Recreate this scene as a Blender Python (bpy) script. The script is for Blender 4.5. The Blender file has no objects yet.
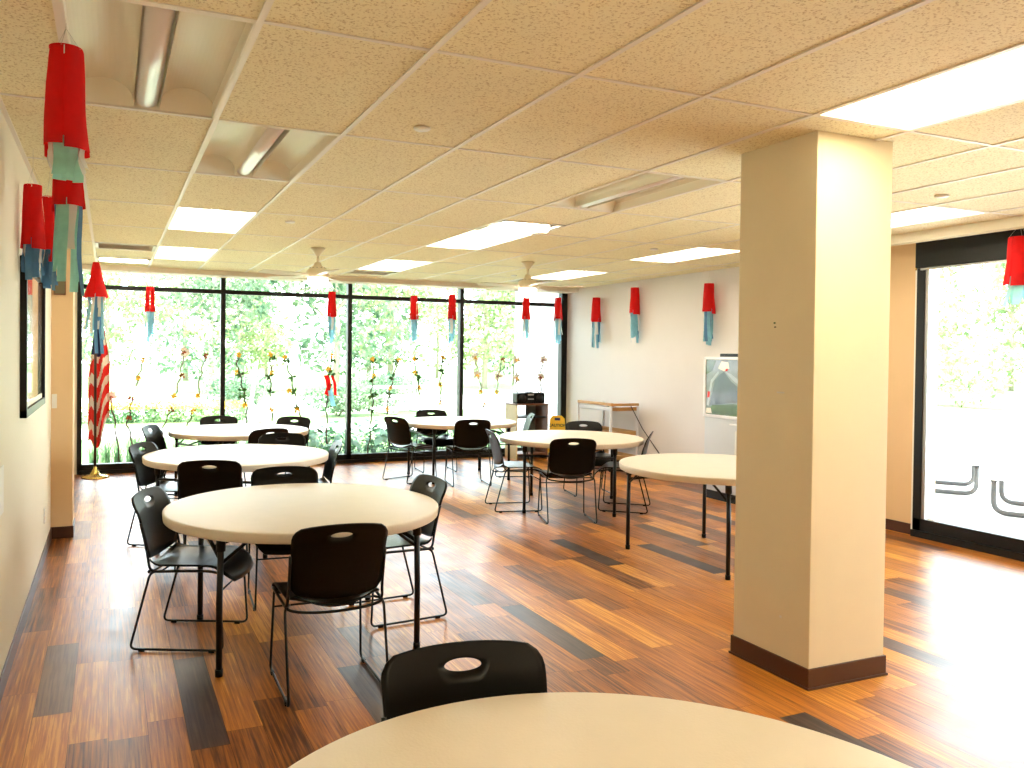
import bpy, bmesh, math, random
from mathutils import Vector, Matrix, Euler
R = math.radians
PI = math.pi
scene = bpy.context.scene
COL = scene.collection

# ------------------------------------------------------------------ camera, world, sun, exposure
CZ = 2.688          # ceiling height
cam_d = bpy.data.cameras.new('camera')
cam = bpy.data.objects.new('camera', cam_d)
COL.objects.link(cam)
cam.matrix_world = (Matrix.Translation((0, 0, 1.594)) @ Matrix.Rotation(-0.4015, 4, 'Z')
                    @ Matrix.Rotation(PI/2 - 0.0154, 4, 'X') @ Matrix.Rotation(0.0108, 4, 'Z'))
cam_d.sensor_width = 36
cam_d.lens = 806.08/1024*36
cam_d.shift_x = (512-452.39)/1024
cam_d.shift_y = (367.78-384)/1024
cam_d.clip_start = 0.02
cam_d.clip_end = 300
scene.camera = cam

scene.view_settings.view_transform = 'Standard'
scene.view_settings.look = 'None'
scene.view_settings.gamma = 1
scene.view_settings.exposure = 1.55

world = bpy.data.worlds.new('world')
scene.world = world
world.use_nodes = True
wn = world.node_tree
bgn = wn.nodes['Background']
sky = wn.nodes.new('ShaderNodeTexSky')
sky.sky_type = 'NISHITA'
sky.sun_disc = False
sky.sun_elevation = R(50)
sky.sun_rotation = R(200)
sky.air_density = 1.0
sky.dust_density = 3.0
mixw = wn.nodes.new('ShaderNodeMix'); mixw.data_type = 'RGBA'
mixw.inputs[0].default_value = 0.75
wn.links.new(sky.outputs[0], mixw.inputs[6])
mixw.inputs[7].default_value = (6.0, 6.6, 7.2, 1)
wn.links.new(mixw.outputs[2], bgn.inputs[0])
bgn.inputs[1].default_value = 0.85

sun_d = bpy.data.lights.new('sun', 'SUN')
sun_d.energy = 8.5
sun_d.angle = R(2)
sun_d.color = (1.0, 0.95, 0.85)
sun = bpy.data.objects.new('sun', sun_d)
COL.objects.link(sun)
sun.rotation_euler = Vector((0.25, 0.42, -0.87)).to_track_quat('-Z', 'Y').to_euler()

# ------------------------------------------------------------------ materials
def new_mat(name):
    m = bpy.data.materials.new(name); m.use_nodes = True
    return m, m.node_tree, m.node_tree.nodes['Principled BSDF']

def mat(name, col, rough=0.6, metal=0.0, bump=0.0, bscale=200, var=0.0, vscale=6, spec=None, coat=0, trans=0, emit=None, estr=0, sheen=0):
    m, nt, p = new_mat(name)
    N, L = nt.nodes, nt.links
    p.inputs['Base Color'].default_value = (*col, 1)
    p.inputs['Roughness'].default_value = rough
    p.inputs['Metallic'].default_value = metal
    if spec is not None: p.inputs['Specular IOR Level'].default_value = spec
    if coat: p.inputs['Coat Weight'].default_value = coat
    if emit:
        p.inputs['Emission Color'].default_value = (*emit, 1)
        p.inputs['Emission Strength'].default_value = estr
    tc = N.new('ShaderNodeTexCoord')
    if var:
        n = N.new('ShaderNodeTexNoise'); n.inputs['Scale'].default_value = vscale; n.inputs['Detail'].default_value = 4
        L.new(tc.outputs['Object'], n.inputs['Vector'])
        mx = N.new('ShaderNodeMix'); mx.data_type = 'RGBA'
        mx.inputs[6].default_value = (*[c*(1-var) for c in col], 1)
        mx.inputs[7].default_value = (*[min(1, c*(1+var)) for c in col], 1)
        L.new(n.outputs[0], mx.inputs[0]); L.new(mx.outputs[2], p.inputs['Base Color'])
    if bump:
        n = N.new('ShaderNodeTexNoise'); n.inputs['Scale'].default_value = bscale; n.inputs['Detail'].default_value = 3
        L.new(tc.outputs['Object'], n.inputs['Vector'])
        b = N.new('ShaderNodeBump'); b.inputs['Strength'].default_value = bump; b.inputs['Distance'].default_value = 0.002
        L.new(n.outputs[0], b.inputs['Height']); L.new(b.outputs[0], p.inputs['Normal'])
    return m

M = {}
M['wall'] = mat('wall_paint', (0.82, 0.76, 0.61), 0.55, bump=0.15, bscale=300, var=0.03, vscale=3)
M['wall_right'] = mat('wall_paint_pale', (0.70, 0.655, 0.64), 0.6, bump=0.15, bscale=300, var=0.03, vscale=3)
M['pier'] = mat('wall_paint_peach', (0.76, 0.54, 0.30), 0.6, bump=0.15, bscale=300, var=0.03)
M['column'] = mat('column_paint', (0.80, 0.71, 0.50), 0.6, bump=0.25, bscale=180, var=0.04, vscale=5)
M['base'] = mat('brown_vinyl_base', (0.070, 0.024, 0.011), 0.35, var=0.2)
M['black_frame'] = mat('black_window_frame', (0.005, 0.005, 0.005), 0.4, spec=0.35)
M['silver'] = mat('silver_guide', (0.5, 0.5, 0.5), 0.35, 0.8)
M['black_plastic'] = mat('black_chair_plastic', (0.003, 0.003, 0.003), 0.30, bump=0.15, bscale=700, spec=0.2)
M['black_metal'] = mat('black_wire_metal', (0.004, 0.004, 0.004), 0.35, spec=0.35)
M['table'] = mat('table_plastic', (0.72, 0.64, 0.52), 0.42, bump=0.35, bscale=120, var=0.05, vscale=10)
M['grid'] = mat('ceiling_grid_metal', (0.86, 0.82, 0.72), 0.45)
M['troffer'] = mat('troffer_enamel', (0.82, 0.78, 0.64), 0.42, metal=0.2)
M['enamel'] = mat('end_plate_enamel', (0.95, 0.92, 0.78), 0.5)
M['lens_off'] = mat('lamp_basket_off', (0.90, 0.88, 0.88), 0.35, metal=0.2)
M['lens_on'] = mat('lamp_basket_lit', (0.9, 0.9, 0.9), 0.5, emit=(1.0, 0.83, 0.52), estr=15)
M['lens_on2'] = mat('lamp_basket_lit_neutral', (0.9, 0.9, 0.9), 0.5, emit=(1.0, 0.90, 0.74), estr=8)
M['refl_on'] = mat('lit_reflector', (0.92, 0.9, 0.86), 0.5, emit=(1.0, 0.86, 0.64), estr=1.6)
M['vent'] = mat('vent_metal', (0.62, 0.56, 0.44), 0.4, 0.2)
M['vent_dark'] = mat('vent_dark', (0.16, 0.14, 0.08), 0.6)
M['white_plastic'] = mat('white_plastic', (0.85, 0.83, 0.78), 0.4)
M['fan'] = mat('fan_cream', (0.78, 0.69, 0.50), 0.35)
M['fan_blade'] = mat('fan_blade', (0.62, 0.50, 0.36), 0.4, var=0.06)
M['globe'] = mat('fan_globe', (0.95, 0.93, 0.88), 0.3, emit=(1.0, 0.93, 0.82), estr=5)
M['red'] = mat('red_tissue', (0.80, 0.006, 0.008), 0.75, bump=0.3, bscale=120, var=0.15, vscale=20)
M['white_t'] = mat('white_tissue', (0.82, 0.80, 0.74), 0.8, bump=0.3, bscale=120)
M['blue_t'] = mat('pale_blue_tissue', (0.26, 0.55, 0.68), 0.8, bump=0.3, bscale=120, var=0.2, vscale=25)
M['teal_t'] = mat('teal_tissue', (0.33, 0.66, 0.58), 0.8, bump=0.3, bscale=120, var=0.2, vscale=25)
M['navy_t'] = mat('deep_blue_tissue', (0.10, 0.24, 0.42), 0.8, bump=0.3, bscale=120, var=0.2, vscale=25)
for k_ in ('red', 'white_t', 'blue_t', 'teal_t', 'navy_t'):
    nt_ = M[k_].node_tree; p_ = nt_.nodes['Principled BSDF']
    t_ = nt_.nodes.new('ShaderNodeBsdfTranslucent'); m_ = nt_.nodes.new('ShaderNodeMixShader'); m_.inputs[0].default_value = 0.45
    src = p_.inputs['Base Color'].links[0].from_socket if p_.inputs['Base Color'].links else None
    if src: nt_.links.new(src, t_.inputs[0])
    else: t_.inputs[0].default_value = p_.inputs['Base Color'].default_value
    nt_.links.new(p_.outputs[0], m_.inputs[1]); nt_.links.new(t_.outputs[0], m_.inputs[2]); nt_.links.new(m_.outputs[0], nt_.nodes['Material Output'].inputs[0])
M['string'] = mat('string', (0.6, 0.58, 0.5), 0.8)
M['brass'] = mat('brass', (0.80, 0.56, 0.16), 0.25, 0.9)
M['pole'] = mat('dark_wood_pole', (0.05, 0.02, 0.012), 0.4)
M['flag_red'] = mat('flag_red', (0.80, 0.02, 0.015), 0.7)
M['flag_white'] = mat('flag_white', (0.85, 0.78, 0.68), 0.7)
M['flag_blue'] = mat('flag_blue', (0.015, 0.02, 0.09), 0.7)
M['yellow'] = mat('yellow_sign', (0.95, 0.58, 0.01), 0.45)
M['ink'] = mat('black_ink', (0.01, 0.01, 0.01), 0.6)
M['wood'] = mat('cart_wood', (0.46, 0.24, 0.07), 0.45, var=0.2, vscale=12)
M['wood_dark'] = mat('cabinet_wood', (0.20, 0.08, 0.04), 0.45, var=0.2, vscale=12)
M['wood_pale'] = mat('cabinet_side', (0.62, 0.50, 0.28), 0.5, var=0.1, vscale=12)
M['grey_paint'] = mat('grey_white_paint', (0.72, 0.72, 0.74), 0.4, 0.1)
M['freezer'] = mat('cabinet_white', (0.66, 0.70, 0.76), 0.3)
M['frame_white'] = mat('frame_white', (0.86, 0.87, 0.9), 0.35)
M['stem'] = mat('grey_stem', (0.10, 0.075, 0.06), 0.7)
M['stem_pale'] = mat('pale_green_stem', (0.30, 0.34, 0.30), 0.7)
M['leaf_d'] = mat('garland_leaf', (0.03, 0.13, 0.02), 0.6)
M['petal_w'] = mat('white_petal', (0.85, 0.83, 0.78), 0.6)
M['petal_y'] = mat('yellow_petal', (0.95, 0.55, 0.03), 0.6)
M['petal_r'] = mat('rust_petal', (0.32, 0.07, 0.02), 0.6)
M['concrete'] = mat('concrete', (0.52, 0.50, 0.47), 0.9, var=0.12, vscale=1.5, bump=0.3, bscale=40)
M['ext_wall'] = mat('exterior_wall', (0.80, 0.82, 0.85), 0.8, var=0.03)
M['roof_blocker'] = mat('blocker_slab', (0.35, 0.33, 0.3), 0.9)
M['bark'] = mat('bark', (0.30, 0.26, 0.20), 0.9, var=0.3, bump=0.6, bscale=20)
M['galv'] = mat('grey_steel_tube', (0.025, 0.027, 0.03), 0.6, 0.0)
M['white_bench'] = mat('white_bench', (0.88, 0.88, 0.85), 0.5)
M['bench_out'] = mat('weathered_bench', (0.38, 0.40, 0.36), 0.7)

def leaf_mat(name, a, b):
    m, nt, p = new_mat(name)
    N, L = nt.nodes, nt.links
    oi = N.new('ShaderNodeTexCoord'); n = N.new('ShaderNodeTexNoise'); n.inputs['Scale'].default_value = 1.3
    n.inputs['Detail'].default_value = 5
    L.new(oi.outputs['Object'], n.inputs['Vector'])
    r = N.new('ShaderNodeValToRGB')
    r.color_ramp.elements[0].color = (*a, 1); r.color_ramp.elements[0].position = 0.35
    r.color_ramp.elements[1].color = (*b, 1); r.color_ramp.elements[1].position = 0.65
    L.new(n.outputs[0], r.inputs[0]); L.new(r.outputs[0], p.inputs['Base Color'])
    p.inputs['Roughness'].default_value = 0.6
    t = N.new('ShaderNodeBsdfTranslucent'); L.new(r.outputs[0], t.inputs[0])
    mx = N.new('ShaderNodeMixShader'); mx.inputs[0].default_value = 0.4
    L.new(p.outputs[0], mx.inputs[1]); L.new(t.outputs[0], mx.inputs[2])
    L.new(mx.outputs[0], N['Material Output'].inputs[0])
    return m
M['leaf_a'] = leaf_mat('tree_leaf_light', (0.10, 0.19, 0.07), (0.40, 0.46, 0.22))
M['leaf_b'] = leaf_mat('tree_leaf_mid', (0.035, 0.10, 0.05), (0.20, 0.28, 0.16))
M['leaf_c'] = leaf_mat('hosta_leaf', (0.02, 0.08, 0.035), (0.11, 0.24, 0.10))
M['leaf_g'] = leaf_mat('grass_blade', (0.04, 0.11, 0.05), (0.16, 0.26, 0.10))
M['flower_y'] = leaf_mat('yellow_blossom', (0.85, 0.60, 0.04), (0.95, 0.75, 0.10))

# ceiling tile: speckled mineral fibre
def m_tile():
    m, nt, p = new_mat('ceiling_tile'); N, L = nt.nodes, nt.links
    tc = N.new('ShaderNodeTexCoord')
    n = N.new('ShaderNodeTexNoise'); n.inputs['Scale'].default_value = 95; n.inputs['Detail'].default_value = 2
    n.inputs['Roughness'].default_value = 0.6
    L.new(tc.outputs['Object'], n.inputs['Vector'])
    r = N.new('ShaderNodeValToRGB')
    r.color_ramp.elements[0].position = 0.30; r.color_ramp.elements[0].color = (0.58, 0.47, 0.24, 1)
    r.color_ramp.elements[1].position = 0.47; r.color_ramp.elements[1].color = (0.93, 0.87, 0.60, 1)
    L.new(n.outputs[0], r.inputs[0])
    n2 = N.new('ShaderNodeTexNoise'); n2.inputs['Scale'].default_value = 1.2
    L.new(tc.outputs['Object'], n2.inputs['Vector'])
    mx = N.new('ShaderNodeMix'); mx.data_type = 'RGBA'; mx.blend_type = 'MULTIPLY'
    mr = N.new('ShaderNodeMapRange'); mr.inputs[3].default_value = 0.93; mr.inputs[4].default_value = 1.05
    L.new(n2.outputs[0], mr.inputs[0])
    mx.inputs[0].default_value = 1
    L.new(r.outputs[0], mx.inputs[6]); L.new(mr.outputs[0], mx.inputs[7])
    L.new(mx.outputs[2], p.inputs['Base Color'])
    p.inputs['Roughness'].default_value = 0.85
    b = N.new('ShaderNodeBump'); b.inputs['Strength'].default_value = 0.35; b.inputs['Distance'].default_value = 0.004
    L.new(n.outputs[0], b.inputs['Height']); L.new(b.outputs[0], p.inputs['Normal'])
    return m
M['tile'] = m_tile()

# floor planks: per-plank tone attribute (x: random, y: kind 0 wood / 1 dark, z: second random)
def m_floor():
    m, nt, p = new_mat('floor_planks'); N, L = nt.nodes, nt.links
    at = N.new('ShaderNodeAttribute'); at.attribute_name = 'tone'
    sp = N.new('ShaderNodeSeparateColor'); L.new(at.outputs['Color'], sp.inputs[0])
    tc = N.new('ShaderNodeTexCoord')
    off = N.new('ShaderNodeVectorMath'); off.operation = 'SCALE'; off.inputs[3].default_value = 37
    L.new(at.outputs['Color'], off.inputs[0])
    ad = N.new('ShaderNodeVectorMath'); ad.operation = 'ADD'
    L.new(tc.outputs['Object'], ad.inputs[0]); L.new(off.outputs[0], ad.inputs[1])
    mp = N.new('ShaderNodeMapping'); mp.inputs['Scale'].default_value = (85, 2.6, 1)
    L.new(ad.outputs[0], mp.inputs[0])
    n = N.new('ShaderNodeTexNoise'); n.inputs['Scale'].default_value = 1; n.inputs['Detail'].default_value = 7
    n.inputs['Roughness'].default_value = 0.62
    L.new(mp.outputs[0], n.inputs['Vector'])
    # value = plank random * .6 + grain * .8
    a = N.new('ShaderNodeMath'); a.operation = 'MULTIPLY'; a.inputs[1].default_value = 0.42
    L.new(sp.outputs[0], a.inputs[0])
    b = N.new('ShaderNodeMath'); b.operation = 'MULTIPLY_ADD'; b.inputs[1].default_value = 1.12
    L.new(n.outputs[0], b.inputs[0]); L.new(a.outputs[0], b.inputs[2])
    r = N.new('ShaderNodeValToRGB'); cr = r.color_ramp
    cr.elements[0].position = 0.50; cr.elements[0].color = (0.085, 0.024, 0.005, 1)
    cr.elements[1].position = 1.15; cr.elements[1].color = (0.70, 0.32, 0.05, 1)
    for pos, c in ((0.66, (0.27, 0.085, 0.013)), (0.84, (0.46, 0.155, 0.017)), (0.97, (0.58, 0.23, 0.026))):
        e = cr.elements.new(pos); e.color = (*c, 1)
    L.new(b.outputs[0], r.inputs[0])
    dk = N.new('ShaderNodeValToRGB')
    dk.color_ramp.elements[0].position = 0.35; dk.color_ramp.elements[0].color = (0.020, 0.012, 0.012, 1)
    dk.color_ramp.elements[1].position = 0.7; dk.color_ramp.elements[1].color = (0.085, 0.050, 0.042, 1)
    L.new(n.outputs[0], dk.inputs[0])
    mx = N.new('ShaderNodeMix'); mx.data_type = 'RGBA'
    L.new(sp.outputs[1], mx.inputs[0]); L.new(r.outputs[0], mx.inputs[6]); L.new(dk.outputs[0], mx.inputs[7])
    L.new(mx.outputs[2], p.inputs['Base Color'])
    n3 = N.new('ShaderNodeTexNoise'); n3.inputs['Scale'].default_value = 5; n3.inputs['Detail'].default_value = 3
    L.new(tc.outputs['Object'], n3.inputs['Vector'])
    mr = N.new('ShaderNodeMapRange'); mr.inputs[1].default_value = 0.3; mr.inputs[2].default_value = 0.7
    mr.inputs[3].default_value = 0.30; mr.inputs[4].default_value = 0.37
    L.new(n3.outputs[0], mr.inputs[0]); L.new(mr.outputs[0], p.inputs['Roughness'])
    p.inputs['Specular IOR Level'].default_value = 0.48
    bs = N.new('ShaderNodeTexNoise'); bs.inputs['Scale'].default_value = 60; bs.inputs['Detail'].default_value = 4
    L.new(tc.outputs['Object'], bs.inputs['Vector'])
    bm_ = N.new('ShaderNodeBump'); bm_.inputs['Strength'].default_value = 0.12; bm_.inputs['Distance'].default_value = 0.001
    L.new(bs.outputs[0], bm_.inputs['Height'])
    b2 = N.new('ShaderNodeBump'); b2.inputs['Strength'].default_value = 0.03; b2.inputs['Distance'].default_value = 0.002
    L.new(n.outputs[0], b2.inputs['Height']); L.new(bm_.outputs[0], b2.inputs['Normal'])
    L.new(b2.outputs[0], p.inputs['Normal'])
    return m
M['floor'] = m_floor()
M['seam'] = mat('floor_seam', (0.02, 0.008, 0.004), 0.6)

def m_glass(name, tint=(1, 1, 1), refl=0.08):
    m = bpy.data.materials.new(name); m.use_nodes = True
    nt = m.node_tree; N, L = nt.nodes, nt.links
    N.remove(N['Principled BSDF'])
    t = N.new('ShaderNodeBsdfTransparent'); t.inputs[0].default_value = (*tint, 1)
    g = N.new('ShaderNodeBsdfGlossy'); g.inputs['Roughness'].default_value = 0.02
    f = N.new('ShaderNodeFresnel'); f.inputs[0].default_value = 1.45
    mx = N.new('ShaderNodeMixShader')
    L.new(f.outputs[0], mx.inputs[0]); L.new(t.outputs[0], mx.inputs[1]); L.new(g.outputs[0], mx.inputs[2])
    L.new(mx.outputs[0], N['Material Output'].inputs[0])
    return m
M['glass'] = m_glass('window_glass', (0.97, 1.0, 0.98))

def m_lawn():
    m, nt, p = new_mat('lawn_grass'); N, L = nt.nodes, nt.links
    tc = N.new('ShaderNodeTexCoord')
    n = N.new('ShaderNodeTexNoise'); n.inputs['Scale'].default_value = 1.2; n.inputs['Detail'].default_value = 8
    L.new(tc.outputs['Object'], n.inputs['Vector'])
    r = N.new('ShaderNodeValToRGB')
    r.color_ramp.elements[0].position = 0.35; r.color_ramp.elements[0].color = (0.07, 0.14, 0.04, 1)
    r.color_ramp.elements[1].position = 0.65; r.color_ramp.elements[1].color = (0.14, 0.22, 0.07, 1)
    L.new(n.outputs[0], r.inputs[0]); L.new(r.outputs[0], p.inputs['Base Color'])
    p.inputs['Roughness'].default_value = 0.95
    return m
M['lawn'] = m_lawn()

def m_picture():
    # framed print: pale sheet with soft pinkish and green brush shapes
    m, nt, p = new_mat('framed_print'); N, L = nt.nodes, nt.links
    tc = N.new('ShaderNodeTexCoord')
    n = N.new('ShaderNodeTexNoise'); n.inputs['Scale'].default_value = 2.2; n.inputs['Detail'].default_value = 2
    L.new(tc.outputs['Object'], n.inputs['Vector'])
    r = N.new('ShaderNodeValToRGB'); cr = r.color_ramp
    cr.elements[0].position = 0.35; cr.elements[0].color = (0.72, 0.80, 0.66, 1)
    cr.elements[1].position = 0.65; cr.elements[1].color = (0.85, 0.52, 0.36, 1)
    e = cr.elements.new(0.5); e.color = (0.88, 0.84, 0.78, 1)
    L.new(n.outputs[0], r.inputs[0]); L.new(r.outputs[0], p.inputs['Base Color'])
    p.inputs['Roughness'].default_value = 0.12; p.inputs['Coat Weight'].default_value = 1
    return m
M['picture'] = m_picture()

M['disp_bg'] = mat('print_grey', (0.20, 0.23, 0.26), 0.25, var=0.4, vscale=9, coat=0.4)
M['disp_tent'] = mat('print_slate', (0.05, 0.065, 0.10), 0.25, var=0.35, vscale=7, coat=0.4)
M['disp_green'] = mat('print_green', (0.05, 0.09, 0.03), 0.25, var=0.4, vscale=14, coat=0.4)
M['disp_pale'] = mat('print_pale', (0.38, 0.43, 0.50), 0.25, var=0.15, vscale=9, coat=0.4)

# ------------------------------------------------------------------ mesh helpers
class MB:
    """collects shapes in one mesh"""
    def __init__(s): s.bm = bmesh.new()
    def box(s, lo, hi, bevel=0.0, mi=0):
        c = [(a+b)/2 for a, b in zip(lo, hi)]; d = [abs(b-a) for a, b in zip(lo, hi)]
        r = bmesh.ops.create_cube(s.bm, size=1, matrix=Matrix.Translation(c) @ Matrix.Diagonal((*d, 1)))
        vs = r['verts']; fs = list({f for v in vs for f in v.link_faces})
        for f in fs: f.material_index = mi
        if bevel:
            es = list({e for v in vs for e in v.link_edges})
            bmesh.ops.bevel(s.bm, geom=es, offset=bevel, segments=2, affect='EDGES', profile=0.6)
        return s
    def obox(s, mtx, size, bevel=0.0, mi=0):
        r = bmesh.ops.create_cube(s.bm, size=1, matrix=mtx @ Matrix.Diagonal((*size, 1)))
        vs = r['verts']
        for f in {f for v in vs for f in v.link_faces}: f.material_index = mi
        if bevel:
            bmesh.ops.bevel(s.bm, geom=list({e for v in vs for e in v.link_edges}), offset=bevel, segments=2, affect='EDGES')
        return s
    def tube(s, pts, r, n=8, closed=False, mi=0, radii=None):
        pts = [Vector(p) for p in pts]; N = len(pts); rings = []
        up = None
        for i, p in enumerate(pts):
            if closed: t = pts[(i+1) % N]-pts[i-1]
            else: t = (pts[min(i+1, N-1)]-pts[max(i-1, 0)])
            t.normalize()
            if up is None:
                up = Vector((0, 0, 1)) if abs(t.z) < 0.9 else Vector((0, 1, 0))
            a = t.cross(up)
            if a.length < 1e-5: a = t.orthogonal()
            a.normalize(); b = a.cross(t).normalized(); up = b
            rr = radii[i] if radii else r
            rings.append([s.bm.verts.new(p + a*math.cos(k*2*PI/n)*rr + b*math.sin(k*2*PI/n)*rr) for k in range(n)])
        m = N if closed else N-1
        for i in range(m):
            A, B = rings[i], rings[(i+1) % N]
            for k in range(n):
                f = s.bm.faces.new((A[k], A[(k+1) % n], B[(k+1) % n], B[k])); f.material_index = mi; f.smooth = True
        if not closed:
            for ring in (rings[0][::-1], rings[-1]):
                f = s.bm.faces.new(ring); f.material_index = mi
        return s
    def lathe(s, prof, n=32, c=(0, 0, 0), mi=0, smooth=True):
        rings = []
        for r, z in prof:
            if r < 1e-6: rings.append([s.bm.verts.new((c[0], c[1], c[2]+z))])
            else: rings.append([s.bm.verts.new((c[0]+r*math.cos(k*2*PI/n), c[1]+r*math.sin(k*2*PI/n), c[2]+z)) for k in range(n)])
        for A, B in zip(rings, rings[1:]):
            for k in range(n):
                k2 = (k+1) % n
                v = [A[k % len(A)], A[k2 % len(A)], B[k2 % len(B)], B[k % len(B)]]
                v = list(dict.fromkeys(v))
                if len(v) > 2:
                    f = s.bm.faces.new(v); f.smooth = smooth; f.material_index = mi
        return s
    def poly(s, vs, mi=0, smooth=False):
        f = s.bm.faces.new([s.bm.verts.new(v) for v in vs]); f.material_index = mi; f.smooth = smooth
        return s
    def build(s, name, mats, parent=None, smooth_all=False):
        me = bpy.data.meshes.new(name)
        bmesh.ops.recalc_face_normals(s.bm, faces=s.bm.faces)
        s.bm.to_mesh(me); s.bm.free()
        for m in (mats if isinstance(mats, (list, tuple)) else [mats]): me.materials.append(M[m])
        if smooth_all:
            for p in me.polygons: p.use_smooth = True
        o = bpy.data.objects.new(name, me); COL.objects.link(o)
        if parent is not None: o.parent = parent
        return o

def smooth_path(pts, rad=0.04, seg=5):
    """round the corners of a polyline"""
    pts = [Vector(p) for p in pts]; out = [pts[0]]
    for i in range(1, len(pts)-1):
        a, b, c = pts[i-1], pts[i], pts[i+1]
        d1 = min(rad, (a-b).length*0.45); d2 = min(rad, (c-b).length*0.45)
        p0 = b+(a-b).normalized()*d1; p1 = b+(c-b).normalized()*d2
        for k in range(seg+1):
            t = k/seg
            out.append((1-t)**2*p0+2*t*(1-t)*b+t*t*p1)
    out.append(pts[-1]); return out

def empty(name, label, cat, loc=(0, 0, 0), rz=0.0, group=None):
    o = bpy.data.objects.new(name, None); COL.objects.link(o)
    o.location = loc; o.rotation_euler = (0, 0, rz); o.empty_display_size = 0.1
    o['label'] = label; o['category'] = cat
    if group: o['group'] = group
    return o
def tag(o, label, cat, group=None, kind=None):
    o['label'] = label; o['category'] = cat
    if group: o['group'] = group
    if kind: o['kind'] = kind
    return o
def struct(o, label=None):
    o['kind'] = 'structure'
    if label: o['label'] = label
    return o
def kids(o): return [c for c in bpy.data.objects if c.parent == o]
def copy_tree(o, parent=None):
    c = o.copy(); COL.objects.link(c); c.parent = parent
    for ch in kids(o): copy_tree(ch, c)
    return c
def dup(root, loc, rz, label, group=None):
    c = copy_tree(root); c.location = loc; c.rotation_euler = (0, 0, rz); c['label'] = label
    if group: c['group'] = group
    return c

# ------------------------------------------------------------------ room shell
XL, YF, YB = -0.46, 11.5, -3.5          # left wall, far window wall, rear wall
XR, XR2 = 6.90, 6.75                     # right wall (far part), right window plane
PW = 0.1524
rng = random.Random(4)
def make_floor():
    b = MB(); tone = []
    b.poly([(XL-0.1, YB-0.1, -0.004), (XR+0.15, YB-0.1, -0.004), (XR+0.15, YF+0.1, -0.004), (XL-0.1, YF+0.1, -0.004)], mi=1)
    tone.append((0, 0, 0))
    # dark planks seen in the photograph: column -> (y start, y end, darkness)
    dark = {-2: [(3.91, 4.83, .75), (7.50, 8.30, .55)], 2: [(3.35, 4.38, .95)], 15: [(3.61, 4.56, 1)], 23: [(5.17, 6.08, 1)],
            27: [(4.70, 5.66, 1)], 7: [(3.08, 3.97, .9)], 8: [(4.05, 4.55, .6)], 14: [(4.65, 5.45, .6)], 30: [(5.45, 6.36, .9)],
            32: [(3.2, 3.97, .75)], 26: [(2.75, 3.45, .85)], 18: [(2.05, 2.70, 1)], 28: [(6.4, 7.3, .7)], 36: [(6.0, 6.66, .8)],
            33: [(5.0, 5.85, .7)], 42: [(7.55, 8.2, .6)], 4: [(6.4, 7.1, .6), (1.2, 1.9, .8)], 21: [(7.2, 8.0, .6)], 12: [(7.8, 8.6, .5)],
            10: [(9.3, 10.1, .5)], 38: [(2.0, 2.9, .8)], 24: [(9.0, 9.8, .5)]}
    i0 = int(math.floor((XL-0.1)/PW)); i1 = int(math.ceil((XR+0.15)/PW))
    for i in range(i0, i1):
        x0, x1 = i*PW+0.0006, (i+1)*PW-0.0006
        cuts = [YB]; y = YB+rng.uniform(0.2, 0.9)
        segs = []
        d = sorted(dark.get(i, []))
        y = YB; first = True
        while y < YF+0.1:
            L = rng.uniform(0.25, 0.9) if first else 0.9144
            first = False
            nd = next((q for q in d if q[0] >= y-1e-6), None)
            if nd and y+L > nd[0]-0.15:
                if nd[0]-y > 0.03: segs.append((y, nd[0], 0))
                segs.append(nd); y = nd[1]; continue
            segs.append((y, min(y+L, YF+0.1), 0)); y += L
        for a, c, k in segs:
            b.poly([(x0, a+0.0006, 0), (x1, a+0.0006, 0), (x1, c-0.0006, 0), (x0, c-0.0006, 0)])
            kk = k
            if k == 0 and rng.random() < 0.03: kk = 0.25
            tone.append((rng.random(), kk, rng.random()))
    o = b.build('floor', ['floor', 'seam'])
    at = o.data.attributes.new('tone', 'FLOAT_COLOR', 'CORNER')
    for p, t in zip(o.data.polygons, tone):
        for li in p.loop_indices: at.data[li].color = (*t, 1)
    struct(o, 'glossy brown wood plank floor with scattered dark planks')
make_floor()

def wall(name, lo, hi, m='wall', label=None):
    return struct(MB().box(lo, hi).build(name, m), label)
H = 2.95
wall('wall_left', (XL-0.15, YB, 0), (XL, YF+0.06, H), label='cream painted left wall with a framed print')
wall('wall_back', (XL-0.15, YB-0.15, 0), (XR+0.15, YB, H), label='cream wall behind the camera')
wall('wall_right', (XR, 5.9, 0), (XR+0.15, 13.3, H), 'wall_right', 'pale wall on the right, running on outdoors past the glass')
wall('wall_right.001', (XR2, 5.115, 0), (XR+0.15, 5.9, H), 'pier', 'peach painted wall pier beside the right window')
wall('wall_right.002', (XR2, YB, 0), (XR+0.15, 1.2, H), 'wall', 'wall before the right window')
wall('wall_right.003', (XR2, 1.2, CZ), (XR+0.15, 5.115, H), 'wall', 'lintel over the right window')
wall('wall_front', (XL-0.15, YF-0.01, 2.66), (XR, YF+0.14, H), 'wall', 'lintel over the window wall')
wall('wall_front.001', (XL-0.01, YF-0.04, 0), (-0.392, YF+0.1, 2.66), 'wall', 'narrow strip of wall left of the window wall')
struct(MB().box((XL-0.01, 7.6, 0), (-0.293, 7.95, CZ)).build('pillar', 'pier'), 'shallow peach wall pilaster on the left wall')
# unseen slab over the ceiling, added to keep light out from above
struct(MB().box((XL-0.4, YB-0.4, H), (XR+0.3, YF+0.55, H+0.15)).build('roof_blocker', 'roof_blocker'), 'flat unseen slab added above the ceiling to block light')

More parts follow.
